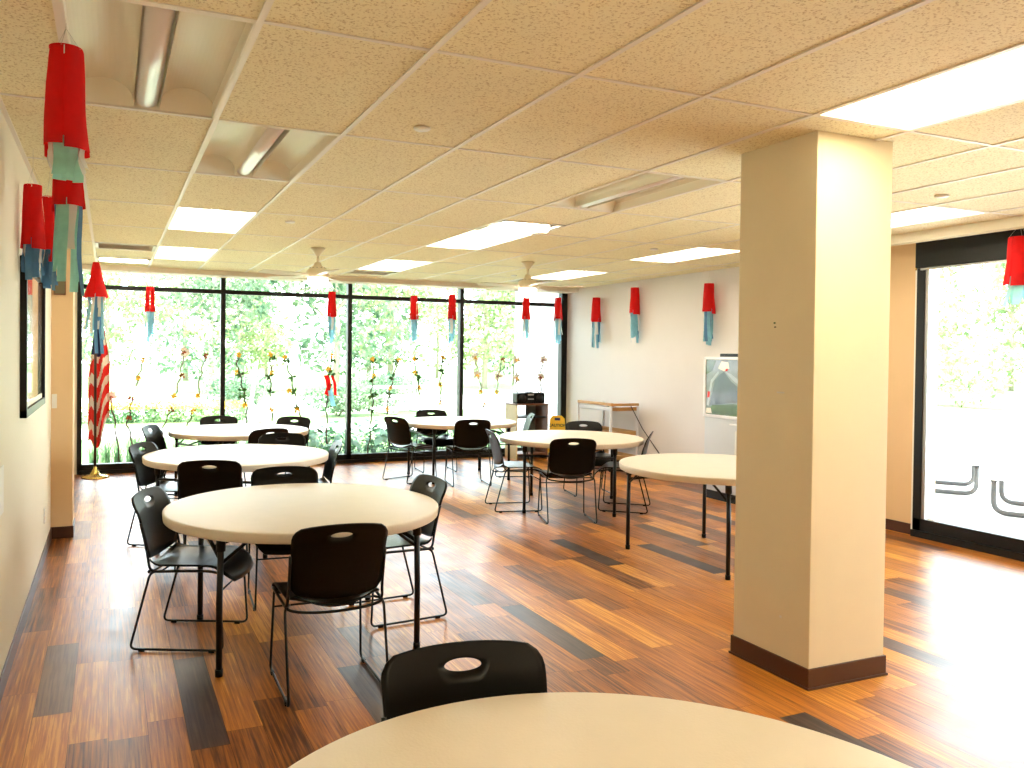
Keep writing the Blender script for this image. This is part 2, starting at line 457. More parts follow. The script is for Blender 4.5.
# big square column with brown base
struct(MB().box((3.105, 2.88, 0), (3.612, 3.39, CZ), 0.004).build('pillar', 'column'), 'square cream column with chipped corners')
pb = MB()
pb.box((3.095, 2.87, 0), (3.622, 3.40, 0.100), 0.003)
pb.box((3.088, 2.863, 0), (3.629, 3.407, 0.012), 0.003)
struct(pb.build('baseboard_column', 'base'), 'dark brown vinyl base around the column')
# chips on the column
for (y, z, w, h, m) in ((3.132, 1.776, .012, .008, 'leaf_d'), (3.128, 1.755, .012, .006, 'ink'), (3.085, 1.425, .05, .008, 'white_t'), (3.06, 0.30, .012, .012, 'white_t')):
    o = MB().box((3.1035, y-w/2, z-h/2), (3.106, y+w/2, z+h/2)).build('trim_1', m); struct(o, 'small scuff mark on the column face')

def baseboard(name, lo, hi):
    struct(MB().box(lo, hi, 0.003).build(name, 'base'), 'dark vinyl baseboard')
baseboard('baseboard_left', (XL, YB, 0), (XL+0.01, 7.6, 0.1))
baseboard('baseboard_left.001', (XL, 7.59, 0), (-0.285, 7.6, 0.1))
baseboard('baseboard_left.002', (-0.293, 7.6, 0), (-0.283, 7.96, 0.1))
baseboard('baseboard_left.003', (XL, 7.95, 0), (XL+0.01, YF-0.05, 0.1))
baseboard('baseboard_right', (XR-0.01, 5.9, 0), (XR, YF-0.05, 0.1))
baseboard('baseboard_right.001', (XR2-0.01, 5.12, 0), (XR2, 5.9, 0.1))
baseboard('baseboard_right.002', (XR2-0.01, YB, 0), (XR2, 1.2, 0.1))
struct(MB().box((XR2-0.012, 5.093, 0), (XR2+0.03, 5.118, 2.62), 0.003).build('trim_2', 'white_plastic'), 'white corner bead beside the right window')

# ------------------------------------------------------------------ ceiling
OX, OY, TX, TY = -0.1597, 1.4894, 0.6096, 1.2192
fix = {}     # (k, row): kind
for kr in ((5, 0), (9, 2), (1, 4), (5, 4), (9, 4), (1, 6), (5, 6), (9, 6), (1, -2), (5, -2), (9, -2), (9, 0)): fix[kr] = 'on'
for kr in ((0, 1), (1, 2), (5, 2)): fix[kr] = 'off'
vents = {(0, 6): (0.0, 0.42), (0, 7): (0.12, 0.47), (5, 3): (0.55, 1.0),  (5, 7): (0.1, 0.42), (9, 7): (0.1, 0.42)}
def cellrect(k, r):
    return OX+k*TX, OX+(k+1)*TX, OY+r*TY, OY+(r+1)*TY
YC = 11.12   # ceiling grid stops at the soffit
def make_ceiling():
    b = MB(); e = 0.004
    for k in range(-1, 12):
        for r in range(-5, 8):
            x0, x1, y0, y1 = cellrect(k, r)
            x0, x1, y0, y1 = max(x0, XL), min(x1, XR), max(y0, YB), min(y1, YC)
            if x1 <= x0 or y1 <= y0 or (k, r) in fix: continue
            if (k, r) in vents:
                a, c = vents[(k, r)]; ya, yc = OY+(r+a)*TY, OY+(r+c)*TY
                for q0, q1 in ((y0, ya), (yc, y1)):
                    if q1-q0 > 0.01: b.box((x0, q0, CZ), (x1, min(q1, YC), CZ+0.015))
                continue
            b.box((x0, y0, CZ), (x1, y1, CZ+0.015))
    struct(b.build('ceiling', 'tile'), 'beige speckled suspended ceiling tiles')
    g = MB(); w = 0.012
    for k in range(0, 12):
        x = OX+k*TX; g.box((x-w, YB, CZ-0.006), (x+w, YC, CZ+0.002))
    for r in range(-4, 8):
        y = OY+r*TY; g.box((XL, y-w*0.8, CZ-0.0045), (XR, y+w*0.8, CZ+0.002))
    g.box((XL, YB, CZ-0.006), (XL+0.022, YC, CZ+0.002))
    struct(g.build('trim_3', 'grid'), 'painted metal grid between the ceiling tiles')
make_ceiling()
s = MB(); s.box((XL, YC, 2.625), (XR, YF-0.02, CZ+0.02), 0.004)
struct(s.build('trim_4', 'wall'), 'soffit board above the window wall')
s = MB(); s.box((6.30, YB, 2.607), (6.335, 5.9, CZ+0.0), 0.003); s.box((6.335, YB, 2.60), (6.35, 5.9, 2.615))
struct(s.build('trim_5', 'wall'), 'fascia board hanging in front of the right window')

FIXLAB = {
 (5, 0): 'large lit recessed ceiling light nearest the column', (9, 2): 'lit recessed ceiling light right of the column',
 (1, 4): 'lit recessed ceiling light at left, the nearer of two in line', (5, 4): 'lit recessed ceiling light, mid ceiling, joined to a small metal rimmed recess',
 (9, 4): 'lit recessed ceiling light left of the column near the right wall', (1, 6): 'lit recessed ceiling light at left, nearer the windows',
 (5, 6): 'lit recessed ceiling light beyond the left ceiling fan', (9, 6): 'lit recessed ceiling light beyond the right ceiling fan',
 (0, 1): 'unlit recessed troffer light at top left with a thick metal tube', (1, 2): 'unlit recessed troffer light, smaller, second from top left',
 (5, 2): 'unlit recessed troffer light in the middle of the ceiling',
 (1, -2): 'lit recessed ceiling light behind the camera, left', (5, -2): 'lit recessed ceiling light behind the camera, middle', (9, -2): 'lit recessed ceiling light behind the camera, right',
 (9, 0): 'lit recessed ceiling light near the right window'}
def fixture(kr, on):
    x0, x1, y0, y1 = cellrect(*kr); xc, yc = (x0+x1)/2, (y0+y1)/2
    t = empty('ceiling_light', FIXLAB[kr], 'ceiling light', (xc, yc, CZ), 0, 'recessed ceiling lights')
    hw, hl = TX/2-0.012, TY/2-0.012
    # two curved wings of the reflector, running lengthwise
    b = MB(); n = 20
    for sgn in (-1, 1):
        prev = None
        for i in range(n+1):
            a = PI*i/n
            x = sgn*(0.055+(hw-0.055)*(1-math.cos(a))/2); z = 0.015+0.085*math.sin(a)**0.8 if 0 < i < n else 0.004
            cur = (x, z)
            if prev:
                vs = [b.bm.verts.new(v) for v in ((prev[0], -hl, prev[1]), (cur[0], -hl, cur[1]), (cur[0], hl, cur[1]), (prev[0], hl, prev[1]))]
                f = b.bm.faces.new(vs); f.smooth = True
            prev = cur
    b.box((-0.06, -hl, 0.05), (0.06, hl, 0.06))
    b.build('reflector', 'refl_on' if on else 'troffer', t)
    e = MB()
    for sy in (-1, 1):
        y = sy*hl
        vs = [(-hw, y, 0.0), (hw, y, 0.0)]
        pts = []
        for i in range(2*n+1):
            x = hw-(2*hw)*i/(2*n)
            u = min(1, max(0, (abs(x)-0.0)/(hw))); z = 0.005+0.09*math.sin(PI*min(1, u))**0.8
            pts.append((x, y, max(z, 0.003)))
        f = [(-hw, y, 0.0), (hw, y, 0.0)]
        yi = y-sy*0.075
        e.poly([(-hw, y-sy*0.002, 0.0), (hw, y-sy*0.002, 0.0), (hw, yi, 0.103), (-hw, yi, 0.103)])
    e.box((-hw, -hl, 0.0), (-hw+0.008, hl, 0.105)); e.box((hw-0.008, -hl, 0.0), (hw, hl, 0.105)); e.box((-hw, -hl, 0.105), (hw, hl, 0.11))
    e.build('housing', 'refl_on' if on else 'enamel', t)
    c = MB(); pr = []
    for sy in (-1, 1): pass
    c.tube([(0, -hl+0.03, 0.054), (0, hl-0.03, 0.054)], 0.052, 24)
    lamp = c.build('lamp_tube', ('lens_on2' if kr[1] >= 4 or kr[0] == 9 else 'lens_on') if on else 'lens_off', t)
    fr = MB()
    for (a, d) in (((-hw-0.006, -hl-0.006), (hw+0.006, -hl+0.008)), ((-hw-0.006, hl-0.008), (hw+0.006, hl+0.006)),
                   ((-hw-0.006, -hl), (-hw+0.006, hl)), ((hw-0.006, -hl), (hw+0.006, hl))):
        fr.box((*a, -0.005), (*d, 0.004))
    fr.build('frame', 'grid', t)
for kr, kd in fix.items(): fixture(kr, kd == 'on')

VLAB = {(0, 6): 'dark slotted ceiling vent at far left', (0, 7): 'slim lit ceiling strip light at far left by the windows',
        (5, 3): 'small lit ceiling recess with a metal rim joined to a longer lit light', (5, 7): 'slim slotted ceiling vent beyond the left fan',
        (9, 7): 'slim slotted ceiling vent beyond the right fan'}
LITV = ((0, 7), (5, 3))
for kr, (a, c) in vents.items():
    x0, x1, y0, y1 = cellrect(*kr); ya, yc = OY+(kr[1]+a)*TY, OY+(kr[1]+c)*TY
    t = empty('ceiling_vent', VLAB[kr], 'vent', ((x0+x1)/2, (ya+yc)/2, CZ), 0, 'ceiling vents')
    hw, hl = TX/2-0.014, (yc-ya)/2-0.004
    f = MB()
    for p, q in (((-hw, -hl), (hw, -hl+0.03)), ((-hw, hl-0.03), (hw, hl)), ((-hw, -hl), (-hw+0.03, hl)), ((hw-0.03, -hl), (hw, hl))):
        f.box((*p, -0.008), (*q, 0.006))
    f.build('frame', 'vent', t)
    if kr in LITV:
        t.name = 'ceiling_light'; t['category'] = 'ceiling light'; t['group'] = 'recessed ceiling lights'
        MB().box((-hw, -hl, 0.05), (hw, hl, 0.055)).build('backing', 'enamel', t)
        MB().tube([(-hw+0.03, 0, 0.02), (hw-0.03, 0, 0.02)], min(0.05, hl*0.5), 16).build('lamp_tube', 'lens_on2', t)
        continue
    MB().box((-hw, -hl, 0.05), (hw, hl, 0.055)).build('backing', 'vent_dark', t)
    n = max(3, int(2*hl/0.06))
    for i in range(n):
        y = -hl+0.03+(2*hl-0.06)*(i+0.5)/n
        MB().obox(Matrix.Translation((0, y, 0.012)) @ Matrix.Rotation(0.6, 4, 'X'), (2*hw-0.06, 0.035, 0.003)).build('slat', 'vent', t)

for (x, y, lab) in ((1.373, 3.638, 'round white sprinkler cover on the ceiling nearest the camera'), (5.054, 3.659, 'round white sprinkler cover on the ceiling right of the column'),
               (1.361, 6.668, 'round white sprinkler cover on the ceiling at left before the fan'), (5.019, 6.677, 'round white sprinkler cover left of the column'),
               (5.015, 9.718, 'round white sprinkler cover beside the right fan')):
    o = MB().lathe([(0, -0.014), (0.036, -0.014), (0.041, -0.010), (0.041, -0.004), (0.03, 0), (0, 0)], 24).build('sprinkler_cover', 'white_plastic')
    o.location = (x, y, CZ-0.001); tag(o, lab, 'sprinkler cover', 'ceiling sprinkler covers')

# ------------------------------------------------------------------ window wall (four bays) and right window
mull = [-0.365, 1.432, 3.230, 5.020, 6.90]
def bay(i):
    a, c = mull[i], mull[i+1]
    wl = 0.028; wr = 0.028 if i < 3 else 0.085
    f = MB()
    f.box((a-wl if i == 0 else a-0.034, YF-0.05, 0), (a+wl, YF+0.06, 2.66))
    if i == 3: f.box((6.795, YF-0.05, 0), (XR, YF+0.06, 2.66))
    f.box((a, YF-0.045, 2.405), (c, YF+0.055, 2.462))
    f.box((a, YF-0.05, 0.0), (c, YF+0.06, 0.125))
    f.box((a, YF-0.09, 0.0), (c, YF-0.05, 0.05))
    f.box((a, YF-0.045, 2.635), (c, YF+0.055, 2.662))
    o = struct(f.build('window_%d' % (i+1), 'black_frame'), 'black framed floor to ceiling window bay')
    for z0, z1 in ((0.125, 2.405), (2.462, 2.64)):
        g = MB().box((a+0.02, YF, z0), (c-0.02, YF+0.006, z1)).build('pane', 'glass', o)
for i in range(4): bay(i)

f = MB()
X0 = XR2
f.box((X0-0.02, 5.02, 0), (X0+0.06, 5.095, 2.62))
f.box((X0-0.02, 1.2, 0.02), (X0+0.06, 5.09, 0.165))
f.box((X0-0.05, 1.2, 0.0), (X0-0.02, 5.09, 0.06))
f.box((X0-0.02, 1.2, 2.60), (X0+0.06, 5.09, CZ))
f.box((X0-0.02, 3.05, 0), (X0+0.06, 3.13, 2.62)); f.box((X0-0.02, 1.2, 0), (X0+0.06, 1.28, 2.62))
o = struct(f.build('window_5', 'black_frame'), 'black framed window on the right side')
MB().box((X0+0.01, 3.12, 0.16), (X0+0.016, 5.03, 2.62)).build('pane', 'glass', o)
MB().box((X0+0.01, 1.27, 0.16), (X0+0.016, 3.06, 2.62)).build('pane', 'glass', o)
MB().box((X0-0.01, 4.985, 0.16), (X0+0.03, 5.02, 2.45)).build('guide_rail', 'silver', o)
bb = empty('roller_blind', 'black roller blind cassette above the right window', 'blind', (X0-0.03, 3.15, 2.54))
MB().box((-0.03, -1.9, -0.115), (0.012, 1.935, 0.135), 0.004).build('cassette', 'black_frame', bb)
MB().box((-0.01, -1.88, -0.135), (0.01, 1.90, -0.115), 0.003).build('bottom_bar', 'silver', bb)
MB().tube([(-0.03, 1.925, -0.112), (-0.03, 1.925, -0.135)], 0.006, 8).build('end_cap', 'brass', bb)

# ------------------------------------------------------------------ round folding table
TR, TH = 0.762, 0.74
def make_table(label, loc, rz):
    t = empty('round_table', label, 'table', loc, rz, 'round folding tables')
    prof = [(0, TH), (TR-0.012, TH), (TR-0.005, TH-0.0015), (TR-0.001, TH-0.005), (TR, TH-0.012), (TR-0.004, TH-0.048), (TR-0.008, TH-0.052), (TR-0.02, TH-0.052), (TR-0.03, TH-0.02), (0, TH-0.02)]
    MB().lathe(prof, 96).build('tabletop', 'table', t)
    fr = MB()
    for sy in (-1, 1):
        fr.box((-0.56, sy*0.46-0.018, TH-0.055), (0.56, sy*0.46+0.018, TH-0.02))
    fr.box((-0.56, -0.45, TH-0.045), (-0.53, 0.45, TH-0.02)); fr.box((0.53, -0.45, TH-0.045), (0.56, 0.45, TH-0.02))
    fr.build('apron_frame', 'black_metal', t)
    for sx in (-1, 1):
        for sy in (-1, 1):
            l = MB(); x, y = sx*0.52, sy*0.45
            l.tube([(x*0.985, y, TH-0.03), (x, y, 0.36), (x, y, 0.03)], 0.016, 14)
            l.tube([(x*0.985, y, TH-0.03), (x*0.99, y, TH-0.12)], 0.024, 12)
            lo = l.build('leg', 'black_metal', t)
            MB().tube([(x, y, 0.035), (x, y, 0.0)], 0.0195, 14).build('foot_cap', 'black_plastic', lo)
        MB().tube([(sx*0.52, -0.45, 0.585), (sx*0.52, 0.45, 0.585)], 0.011, 10).build('cross_bar', 'black_metal', t)
        for sy in (-1, 1):
            MB().tube([(sx*0.515, sy*0.20, 0.585), (sx*0.12, sy*0.12, TH-0.04)], 0.009, 8).build('brace', 'black_metal', t)
            MB().tube([(sx*0.52, sy*0.45, 0.55), (sx*0.33, sy*0.45, TH-0.04)], 0.009, 8).build('brace', 'black_metal', t)
    return t
T2p = (1.019, 4.535)
TABLES = [
 ('T1', (0.807, 1.054), 0.3, 'round beige folding table in the foreground, cut off by the frame'),
 ('T2', (1.019, 4.53), 0.0, 'round beige folding table at left, nearest of the row of three'),
 ('T6', (1.003, 7.002), 1.025, 'round pale folding table in the middle of the left row of three'),
 ('T7', (1.338, 9.234), 0.43, 'round pale folding table at the windows, farthest of the left row'),
 ('T5', (4.200, 9.68), 0.0, 'round pale folding table by the windows, left of the black stereo'),
 ('T3', (4.540, 7.43), math.atan2(1.358, 0.87), 'round beige folding table in mid room with four chairs around it'),
 ('T4', (4.480, 5.115), PI/2+0.13, 'round beige folding table with no chairs, partly behind the column')]
tab0 = None
for n, (x, y), rz, lab in TABLES:
    if tab0 is None: tab0 = make_table(lab, (x, y, 0), rz)
    else: dup(tab0, (x, y, 0), rz, lab)

# ------------------------------------------------------------------ stacking chair (sitter looks along +y)
def shell_mesh(name, outline, hole, surf, thick, rings=6, parent=None, seg=64, sub=1):
    """panel whose outline/hole are closed curves in (u, v); surf(u, v) places it in space"""
    b = MB()
    loops = []
    for j in range(rings+1):
        t = j/rings
        loop = []
        for i in range(seg):
            hu, hv = hole(i/seg); ou, ov = outline(i/seg)
            u, v = hu+(ou-hu)*t, hv+(ov-hv)*t
            loop.append(b.bm.verts.new(surf(u, v)))
        loops.append(loop)
    for A, B in zip(loops, loops[1:]):
        for i in range(seg):
            f = b.bm.faces.new((A[i], A[(i+1) % seg], B[(i+1) % seg], B[i])); f.smooth = True
    return b, loops

def ray_rrect(cx, cy, w0, w1, v0, v1, rad, ang):
    """point on rounded rectangle outline (|u|<w(v)) seen from (cx,cy) in direction ang (march)"""
    dx, dy = math.cos(ang), math.sin(ang)
    lo, hi = 0, 2.0
    def inside(u, v):
        if v < v0 or v > v1: return False
        t = (v-v0)/(v1-v0); w = w0+(w1-w0)*t
        au = abs(u)
        if au > w: return False
        r = rad[1] if v > (v0+v1)/2 else rad[0]
        if au > w-r:
            if v > v1-r: return (au-(w-r))**2+(v-(v1-r))**2 <= r*r
            if v < v0+r: return (au-(w-r))**2+(v-(v0+r))**2 <= r*r
        return True
    for _ in range(40):
        m = (lo+hi)/2
        if inside(cx+dx*m, cy+dy*m): lo = m
        else: hi = m
    return cx+dx*lo, cy+dy*lo

def make_chair(label, loc, rz, group):
    t = empty('stacking_chair', label, 'chair', loc, rz, group)
    SEG = 72
    # backrest : u across, v height
    v0, v1 = 0.495, 0.825
    hc = v1-0.052
    def hole(s):
        a = 2*PI*s; return 0.052*math.cos(a), hc+0.0145*math.sin(a)
    def outl(s):
        return ray_rrect(0, hc, 0.212, 0.228, v0, v1, (0.035, 0.055), 2*PI*s)
    def top_drop(u): return -0.018*(u/0.22)**2
    def surf(u, v):
        tt = (v-v0)/(v1-v0)
        y = -0.205-0.085*tt**1.25-0.025*max(0, tt-0.75)*4*0.6
        y -= 0.035*(1-(u/0.225)**2)*(1-0.35*tt)      # concave towards the sitter
        zz = v+top_drop(u)*tt-(1-tt)**2*0.028*(1-(u/0.22)**2)*1.0
        return (u, y, zz)
    b, loops = shell_mesh('backrest', outl, hole, surf, 0.005, 8, seg=SEG)
    back = b.build('backrest', 'black_plastic', t)
    md = back.modifiers.new('solid', 'SOLIDIFY'); md.thickness = 0.009; md.offset = 0
    for p in back.data.polygons: p.use_smooth = True
    # seat : sheet with a waterfall front and a dished middle
    sb = MB(); nu, nv = 16, 20; grid = []
    for j in range(nv+1):
        row = []
        for i in range(nu+1):
            uu = -1+2*i/nu; tv = j/nv
            y = -0.215+0.46*tv
            half = 0.222+0.012*tv
            if tv > 0.88: half -= 0.05*((tv-0.88)/0.12)**2
            if tv < 0.1: half -= 0.03*((0.1-tv)/0.1)**2
            z = 0.452-0.022*(1-uu*uu)*(0.6 if tv < 0.7 else 0.3)
            z -= 0.085*max(0, (tv-0.72)/0.28)**2
            z += 0.012*math.sin(PI*tv)*0.3
            if tv < 0.12: z += 0.03*((0.12-tv)/0.12)*(uu*uu)-0.012*(1-uu*uu)*((0.12-tv)/0.12)
            yy = y-(0.03*(1-uu*uu) if tv < 0.3 else 0)*(1-tv/0.3 if tv < 0.3 else 0)+0.018*(1-uu*uu)*max(0, (tv-0.7)/0.3)
            row.append(sb.bm.verts.new((uu*half, yy, z)))
        grid.append(row)
    for j in range(nv):
        for i in range(nu):
            f = sb.bm.faces.new((grid[j][i], grid[j][i+1], grid[j+1][i+1], grid[j+1][i])); f.smooth = True
    seat = sb.build('seat', 'black_plastic', t)
    md = seat.modifiers.new('solid', 'SOLIDIFY'); md.thickness = 0.008; md.offset = -1
    # seat and back frame: thick edge tube up each side of the back and along the seat, joined by a U at the rear
    fb = MB()
    for sx in (-1, 1):
        pts = [(sx*0.223, -0.250, 0.68), (sx*0.222, -0.229, 0.60), (sx*0.222, -0.209, 0.50), (sx*0.228, -0.195, 0.425), (sx*0.232, -0.05, 0.432), (sx*0.234, 0.13, 0.436), (sx*0.226, 0.20, 0.415)]
        fb.tube(smooth_path(pts, 0.045), 0.0075, 8)
    # dipping U between the rear corners of the seat
    U = [(0.228*math.cos(a), -0.200-0.02*math.sin(a), 0.430-0.032*math.sin(a)) for a in [PI*k/14 for k in range(15)]]
    fb.tube(U, 0.007, 8)
    fb.build('back_frame', 'black_metal', t)
    # sled base, one bent wire each side
    for sx in (-1, 1):
        w = MB()
        pts = [(sx*0.205, -0.14, 0.425), (sx*0.236, -0.19, 0.424), (sx*0.234, -0.300, 0.012), (sx*0.234, 0.200, 0.012), (sx*0.222, 0.175, 0.418), (sx*0.19, 0.14, 0.42)]
        w.tube(smooth_path(pts, 0.035, 6), 0.0066, 8)
        leg = w.build('leg', 'black_metal', t)
        for y in (-0.235, 0.14):
            MB().box((sx*0.234-0.009, y-0.016, 0.0), (sx*0.234+0.009, y+0.016, 0.018), 0.003).build('glide', 'black_plastic', leg)
    MB().tube([(-0.226, 0.182, 0.325), (0.226, 0.182, 0.325)], 0.005, 8).build('stretcher', 'black_metal', t)
    MB().tube([(-0.205, -0.14, 0.425), (0.205, -0.14, 0.425)], 0.005, 8).build('stretcher', 'black_metal', t)
    return t
CH = [
 ('A', 0.979, 3.863, -1, 'chairs around the nearest left table', 'black stacking chair seen from behind, nearest side of the nearest left table'),
 ('B', 0.471, 4.685, -114.4, 'chairs around the nearest left table', 'black stacking chair in side view at the left edge of the nearest left table'),
 ('C', 1.578, 4.716, 95.3, 'chairs around the nearest left table', 'black stacking chair at the right edge of the nearest left table'),
 ('D', 1.072, 5.175, 175.9, 'chairs around the nearest left table', 'black stacking chair on the window side of the nearest left table'),
 ('E', 0.726, 6.303, -12.7, 'chairs around the middle left table', 'black stacking chair seen from behind, near side of the middle left table'),
 ('F', 0.508, 7.165, -120.7, 'chairs around the middle left table', 'black stacking chair at the left edge of the middle left table'),
 ('G', 1.550, 6.960, 84, 'chairs around the middle left table', 'black stacking chair seen edge on at the right of the middle left table'),
 ('H', 1.520, 7.50, 178, 'chairs around the middle left table', 'black stacking chair on the window side of the middle left table'),
 ('I', 1.415, 8.626, 19.3, 'chairs around the far left table', 'black stacking chair on the near side of the far left table'),
 ('J', 1.150, 9.870, 165.2, 'chairs around the far left table', 'black stacking chair on the window side of the far left table, left one'),
 ('K', 1.890, 9.58, 142, 'chairs around the far left table', 'black stacking chair at the right corner of the far left table by the windows'),
 ('L', 0.665, 8.934, -114.7, 'chairs around the far left table', 'black stacking chair at the left edge of the far left table'),
 ('M', 3.547, 9.615, -69.2, 'chairs around the far middle table', 'black stacking chair at the left of the window table near the stereo'),
 ('N', 4.142, 10.281, 174.2, 'chairs around the far middle table', 'black stacking chair on the window side of the table near the stereo'),
 ('O', 4.095, 9.150, -10.2, 'chairs around the far middle table', 'black stacking chair seen from behind at the window table near the stereo'),
 ('P', 4.921, 9.631, 70.1, 'chairs around the far middle table', 'black stacking chair seen edge on in front of the open shelf'),
 ('Q', 3.940, 7.495, -103.1, 'chairs around the mid room table', 'black stacking chair in side view at the left of the mid room table'),
 ('R', 4.130, 6.840, -18.1, 'chairs around the mid room table', 'black stacking chair seen from behind at the mid room table'),
 ('S', 5.14, 7.96, 166.0, 'chairs around the mid room table', 'black stacking chair beyond the mid room table, before the cart'),
 ('U', 4.946, 7.094, 50, 'chairs around the mid room table', 'black stacking chair at the right of the mid room table'),
 ('V', 0.83, 1.648, 173.1, None, 'black stacking chair back rising over the foreground table edge')]
ch0 = None
for n, x, y, a, grp, lab in CH:
    if ch0 is None: ch0 = make_chair(lab, (x, y, 0), R(a), grp)
    else: dup(ch0, (x, y, 0), R(a), lab, grp or 'chair at the foreground table')

# ------------------------------------------------------------------ ceiling fans
def make_fan(label, loc, rot):
    t = empty('ceiling_fan', label, 'ceiling fan', loc, 0, 'ceiling fans')
    MB().lathe([(0, 0), (0.075, 0), (0.075, -0.012), (0.06, -0.03), (0.022, -0.075), (0.016, -0.085), (0, -0.085)], 28).build('canopy', 'fan', t)
    MB().tube([(0, 0, -0.07), (0, 0, -0.17)], 0.014, 14).build('down_rod', 'fan', t)
    MB().lathe([(0, -0.145), (0.03, -0.15), (0.045, -0.19), (0.09, -0.215), (0.118, -0.245), (0.118, -0.285), (0.095, -0.315), (0, -0.315)], 32).build('motor_housing', 'fan', t)
    h = MB()
    for k in range(12):
        a = k*PI/6+0.2; h.lathe([(0, 0.002), (0.006, 0.002), (0.006, -0.002), (0, -0.002)], 8, (0.082*math.cos(a), 0.082*math.sin(a), -0.208))
    h.build('vent_holes', 'ink', t)
    MB().lathe([(0, -0.312), (0.10, -0.312), (0.105, -0.325), (0.098, -0.365), (0.07, -0.40), (0.03, -0.413), (0, -0.415)], 28).build('light_globe', 'globe', t)
    for k in range(5):
        a = rot+k*2*PI/5
        Rm = Matrix.Rotation(a, 4, 'Z') @ Matrix.Rotation(R(9), 4, 'X')
        b = MB(); n = 14; ring = []
        top = []
        for i in range(n+1):
            x = 0.15+0.50*i/n
            w = 0.048+0.022*min(1, i/n*1.6)
            if i >= n-2: w *= (1, 0.93, 0.72)[i-(n-2)]
            top.append((x, w))
        outline = [(x, w) for x, w in top]+[(x, -w) for x, w in reversed(top)]
        lo = [b.bm.verts.new(Rm @ Vector((x, y, -0.003))+Vector((0, 0, -0.285))) for x, y in outline]
        hi = [b.bm.verts.new(Rm @ Vector((x, y, 0.003))+Vector((0, 0, -0.285))) for x, y in outline]
        b.bm.faces.new(lo[::-1]); b.bm.faces.new(hi)
        for i in range(len(lo)): b.bm.faces.new((lo[i], lo[(i+1) % len(lo)], hi[(i+1) % len(lo)], hi[i]))
        bl = b.build('blade', 'fan_blade', t)
        MB().obox(Matrix.Translation((0, 0, -0.287)) @ Matrix.Rotation(a, 4, 'Z') @ Matrix.Translation((0.14, 0, 0)), (0.10, 0.035, 0.008), 0.002).build('bracket', 'fan', bl)
    return t
make_fan('cream ceiling fan with a lit globe, on the left', (1.971, 8.23, CZ), R(-18))
make_fan('cream ceiling fan with a lit globe, on the right', (4.464, 8.30, CZ), R(-31))

# ------------------------------------------------------------------ windsocks
def windsock(label, x, y, ztop, r=0.062, red=0.34, tail=0.34, mats=('white_t', 'blue_t'), seed=0, group='hanging windsocks', flare=1.0, ns=8, ragged=0.08, rz=0.0, twist=1.0, cone=0.84):
    rg = random.Random(seed+11)
    t = empty('windsock', label, 'windsock', (x, y, ztop), rz, group)
    b = MB(); n = 28; m = 8; cut = [int(n*k/4) for k in range(4)]
    # four red strips hanging from a ring, slightly overlapping
    for k in range(4):
        a0, a1 = 2*PI*(k/4)-0.02, 2*PI*((k+1)/4)-0.09
        ln = red*(1+rg.uniform(-0.06, 0.08)); fl = rg.uniform(0.0, 0.014)*flare
        prev = None
        for j in range(m+1):
            tt = j/m; row = []
            for i in range(8):
                a = a0+(a1-a0)*i/7
                rr = r*(cone+(1.02-cone)*tt**0.8)+fl*tt*tt+0.003*math.sin(5*a+seed+6*tt)
                if twist < 1: rr *= 1-(1-twist)*math.sin(PI*tt)
                row.append(b.bm.verts.new((rr*math.cos(a), rr*math.sin(a)*twist, -ln*tt)))
            if prev:
                for i in range(7):
                    f = b.bm.faces.new((prev[i], prev[i+1], row[i+1], row[i])); f.smooth = True
            prev = row
    b.lathe([(r*cone, 0.0), (r*cone, 0.004), (r*cone-0.002, 0.004), (r*cone-0.002, 0)], 24)
    b.build('sleeve', 'red', t)
    for k in range(ns):
        a = 2*PI*(k+0.5)/ns+rg.uniform(-0.1, 0.1)
        mt = mats[k % len(mats)]
        w = rg.uniform(0.017, 0.024)*(8/ns)**0.3; L = tail*(1+rg.uniform(-ragged*3, ragged))*(0.62 if mt == 'white_t' else 1)
        d = MB(); prev = None; sway = rg.uniform(-0.015, 0.02)*flare
        for j in range(8):
            tt = j/7; z = -red*0.86-(L+red*0.14)*tt
            rr = r*(0.88 if k % 2 else 0.80)+sway*tt*tt+0.004*math.sin(7*tt+k)
            aa = a+0.12*math.sin(4*tt+k+seed)
            c = Vector((rr*math.cos(aa), rr*math.sin(aa)*twist, z)); tg = Vector((-math.sin(aa), math.cos(aa), 0))
            cur = [d.bm.verts.new(c-tg*w), d.bm.verts.new(c+tg*w*0.0+Vector((math.cos(aa), math.sin(aa), 0))*0.003), d.bm.verts.new(c+tg*w)]
            if prev:
                for q in range(2):
                    f = d.bm.faces.new((prev[q], prev[q+1], cur[q+1], cur[q])); f.smooth = True
            prev = cur
        d.build('streamer', mt, t)
    h = MB(); top = CZ-ztop
    for a in (0.3, 0.3+2*PI/3, 0.3+4*PI/3):
        h.tube([(r*cone*math.cos(a), r*cone*math.sin(a), 0), (0, 0, min(0.10, top*0.8))], 0.0009, 5)
    h.tube([(0, 0, min(0.10, top*0.8)), (0, 0, top)], 0.0009, 5)
    h.build('string', 'string', t)
    return t
B2 = ('blue_t', 'white_t', 'blue_t')
windsock('large red windsock at top left, nearest the camera', -0.14, 3.0, 2.60, red=0.345, tail=0.10, mats=('white_t', 'teal_t', 'teal_t', 'white_t'), seed=1)
windsock('red and teal windsock hanging behind the nearest one, top left', -0.185, 4.2, 2.60, red=0.34, tail=0.37, mats=('teal_t', 'teal_t', 'white_t', 'navy_t'), seed=2, ragged=0.1)
windsock('dark red and blue windsock hanging against the left wall', -0.390, 4.94, 2.49, r=0.052, red=0.33, tail=0.17, mats=('navy_t', 'white_t', 'navy_t'), seed=3)
